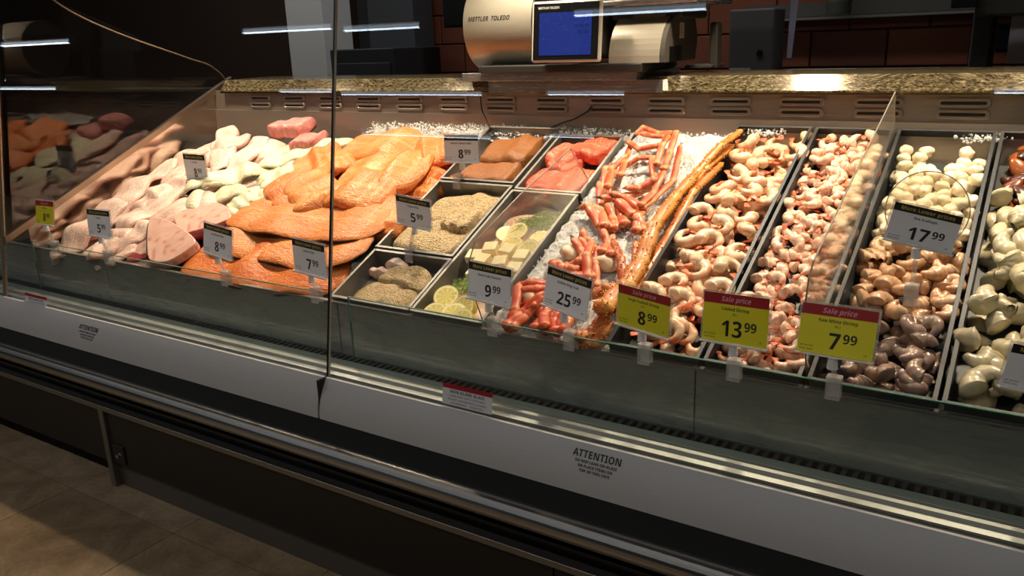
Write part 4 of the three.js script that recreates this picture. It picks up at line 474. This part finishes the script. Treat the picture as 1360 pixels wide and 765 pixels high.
fill(shrimpKind('large_raw_shrimp', 'large pale yellowish raw shrimp in the tray beyond the scallops', 'large pale raw shrimp', 0.034, 0.0265, 0xd8ceaa, 0xb0a684, null, 35, [2.6, 1.8, 3.3]), -0.095, 0.15, 0.05, 0.78, 0.07, 3, -0.045, 0.028, 53, undefined, 0.5, (x, s, L) => 'large pale raw shrimp ' + (L === 0 ? 'at the bottom of the last tray' : s > 0.5 ? 'next to the brown mussels' : s > 0.22 ? (x < 0.02 ? 'along the scallop tray' : 'in the middle of the last tray') : 'behind the tag at the guard glass end'));
// mussels at the back of the last tray
{
  const g = new THREE.SphereGeometry(1, 14, 10); g.scale(0.022, 0.011, 0.034); const p = g.attributes.position; for (let i = 0; i < p.count; i++) { const z = p.getZ(i); p.setX(i, p.getX(i) * (1 - z * 9)); } g.computeVertexNormals();
  const ms = [0x7a3c1c, 0x4a2818, 0x9a5426].map(c => phy({ color: c, roughness: 0.3, clearcoat: 0.5 }));
  fill(ms.map(m => () => solo('mussel', g, m, 'brown orange mussel at the back of the last tray', 'mussel', 'brown mussels')), -0.095, 0.15, 0.76, 1.03, 0.045, 2, -0.03, 0.02, 59);
}

// ---------- price tags ----------
function priceCard(kind, name, big, small) {
  return canvasTex(288, 192, (g, w, h) => {
    if (kind === 'w') { g.fillStyle = '#eceff5'; g.fillRect(0, 0, w, h); g.fillStyle = '#1d1b18'; g.fillRect(0, 0, w, 40); g.font = 'bold 26px sans-serif'; g.textAlign = 'center'; g.fillStyle = '#c9b64e'; g.fillText('More Lower prices', w / 2, 29, w - 30); }
    else { g.fillStyle = '#dcd628'; g.fillRect(0, 0, w, h); g.fillStyle = '#9c1c24'; g.fillRect(0, 0, w, 42); g.font = 'italic bold 28px sans-serif'; g.textAlign = 'center'; g.fillStyle = '#d8a0b0'; g.fillText('Sale price', w / 2, 31); }
    g.fillStyle = '#1a1a1c'; g.font = 'bold 17px sans-serif'; g.textAlign = 'center'; g.fillText(name, w / 2, 66, w - 40); if (kind === 'y') { g.font = '13px sans-serif'; g.fillText('(lb.)', w / 2, 84); }
    const two = big.length > 1; g.textAlign = 'right'; g.font = 'bold 88px sans-serif'; g.fillText(big, two ? w * 0.63 : w * 0.57, 168); g.textAlign = 'left'; g.font = 'bold 50px sans-serif'; g.fillText(small, two ? w * 0.65 : w * 0.59, 140);
    g.font = '11px sans-serif'; g.fillText('per pound', 10, 168); g.fillText('fresh daily', 10, 182); g.fillText('LB', w - 34, 178);
  });
}
function priceTag(label, kind, name, big, [x, y, z, yaw, pitch, roll], base, W = 0.154, H = 0.106) {
  const o = thing('price_tag', label, 'price tag'); o.position.set(...base);
  const c = new THREE.Group(); c.name = 'card_holder'; c.position.set(x - base[0], y - base[1], z - base[2]); c.rotation.set(pitch, yaw, roll, 'YXZ'); o.add(c);
  part('holder', bx(W, H, 0.003, 0, 0, -0.003, 0.001), M.clear, c, 'clear plastic holder');
  part('card', bx(W - 0.01, H - 0.01, 0.0008, 0, 0, -0.0005), std({ color: kind === 'w' ? 0xc8ccd4 : 0xc4be20, roughness: 0.6 }), c);
  const f = part('card_print', new THREE.PlaneGeometry(W - 0.01, H - 0.01), std({ map: priceCard(kind, name, big, '99'), roughness: 0.45 }), c); f.position.z = 0.0004;
  part('holder_lip', bx(W - 0.004, 0.004, 0.01, 0, -H / 2 + 0.002, 0.004, 0.001), M.knob, c);
  const bot = new THREE.Vector3(0, -H / 2, 0).applyEuler(c.rotation).add(c.position);
  part('stem', tube([[bot.x, bot.y, bot.z - 0.003], [bot.x * 0.6, bot.y * 0.55, bot.z * 0.5], [0, 0.01, 0]], 0.0055, 10, 8), M.clear, o, 'clear plastic stem');
  part('knob', new THREE.CylinderGeometry(0.009, 0.011, 0.022, 12).translate(bot.x, bot.y - 0.012, bot.z - 0.002), M.knob, o, 'milky plastic knob');
  part('clamp', merge([bx(0.03, 0.006, 0.022, 0, 0.012, 0), bx(0.03, 0.05, 0.004, 0, -0.01, 0.010), bx(0.03, 0.05, 0.004, 0, -0.01, -0.010)]), M.clear, o);
  return o;
}
const G = 0.838, GZ2 = -1.7145;
priceTag('white tag reading 8.99 standing among the pinkish white fillets', 'w', 'Cod Fillet', '8', [-2.997, 1.093, -2.2, -0.01, 0.027, 0.002], [-2.93, 0.985, -2.13], 0.15, 0.118);
priceTag('small yellow tag with red band beside the end panel', 'y', 'Whiting', '8', [-3.288, 0.972, -1.70, -0.055, -0.177, 0.037], [-3.288, G, GZ2], 0.15, 0.1);
priceTag('white tag reading 5.99 in front of the pinkish white fillets', 'w', 'Pollock', '5', [-2.925, 0.961, -1.70, 0, -0.085, 0.013], [-2.925, G, GZ2], 0.153);
priceTag('white tag reading 8.99 before the whole salmon sides', 'w', 'Steelhead Fillet', '8', [-2.256, 0.959, -1.70, -0.049, -0.114, -0.086], [-2.256, G, GZ2], 0.158);
priceTag('white tag reading 7.99 beside the black glass seal', 'w', 'Catfish Fillet', '7', [-1.837, 0.947, -1.70, -0.09, 0.023, -0.045], [-1.837, G, GZ2], 0.158, 0.11);
{ const b = deckPos(-1.74, 0.66, 0.02); priceTag('white tag reading 8.99 before the brown seasoned salmon tray', 'w', 'Atlantic Salmon Fillet', '8', [-1.725, 1.2, -2.35, 0.06, -0.047, 0.013], [b.x, b.y, b.z], 0.149, 0.102); }
{ const b = deckPos(-1.672, 0.255, 0.015); priceTag('white tag reading 5.99 standing between the herb fillet trays', 'w', 'Tilapia Fillet', '5', [-1.669, 1.044, -2.0, -0.048, 0.079, -0.082], [b.x, b.y, b.z], 0.152, 0.1); }
priceTag('white tag reading 9.99 before the lemon tray', 'w', 'Snow Crab Clusters', '9', [-1.181, 0.95, -1.70, -0.119, -0.109, -0.018], [-1.181, G, GZ2], 0.155);
priceTag('white tag reading 25.99 before the crab legs', 'w', 'Golden King Crab', '25', [-0.95, 0.957, -1.70, -0.243, -0.16, -0.084], [-0.95, G, GZ2], 0.156);
priceTag('yellow tag reading 8.99 before the large cooked shrimp', 'y', 'Large Cooked Shrimp', '8', [-0.748, 0.94, -1.70, -0.239, -0.036, -0.035], [-0.748, G, GZ2], 0.16);
priceTag('yellow tag reading 13.99 before the small cooked shrimp', 'y', 'Cooked Shrimp', '13', [-0.531, 0.951, -1.70, -0.15, -0.15, 0.05], [-0.531, G, GZ2], 0.163, 0.118);
priceTag('yellow tag reading 7.99 before the grey raw shrimp', 'y', 'Raw White Shrimp', '7', [-0.318, 0.957, -1.70, 0.05, -0.35, -0.02], [-0.318, G, GZ2], 0.158, 0.112);
{ const b = deckPos(-0.225, 0.33, 0.03); const t = priceTag('white tag reading 17.99 on round clear plate over the raw shrimp', 'w', 'Sea Scallops', '17', [-0.211, 1.123, -2.0, 0.313, -0.176, -0.23], [b.x, b.y, b.z], 0.153, 0.094); const d = part('round_plate', new THREE.CylinderGeometry(0.088, 0.088, 0.002, 40).rotateX(Math.PI / 2), M.acrylic, t, 'round clear plastic plate'); d.position.set(0.012, 0.185, -0.02); d.rotation.set(-0.25, 0.3, 0); const e = part('plate_edge', new THREE.TorusGeometry(0.088, 0.0012, 6, 48), M.acrylicEdge, t); e.position.copy(d.position); e.rotation.copy(d.rotation); }
priceTag('white tag at the end of the guard glass before pale shrimp', 'w', 'Jumbo Raw Shrimp', '11', [0.049, 0.938, -1.70, 0.5, -0.052, -0.22], [0.049, G, GZ2], 0.158, 0.09);

renderer.render(scene, camera);
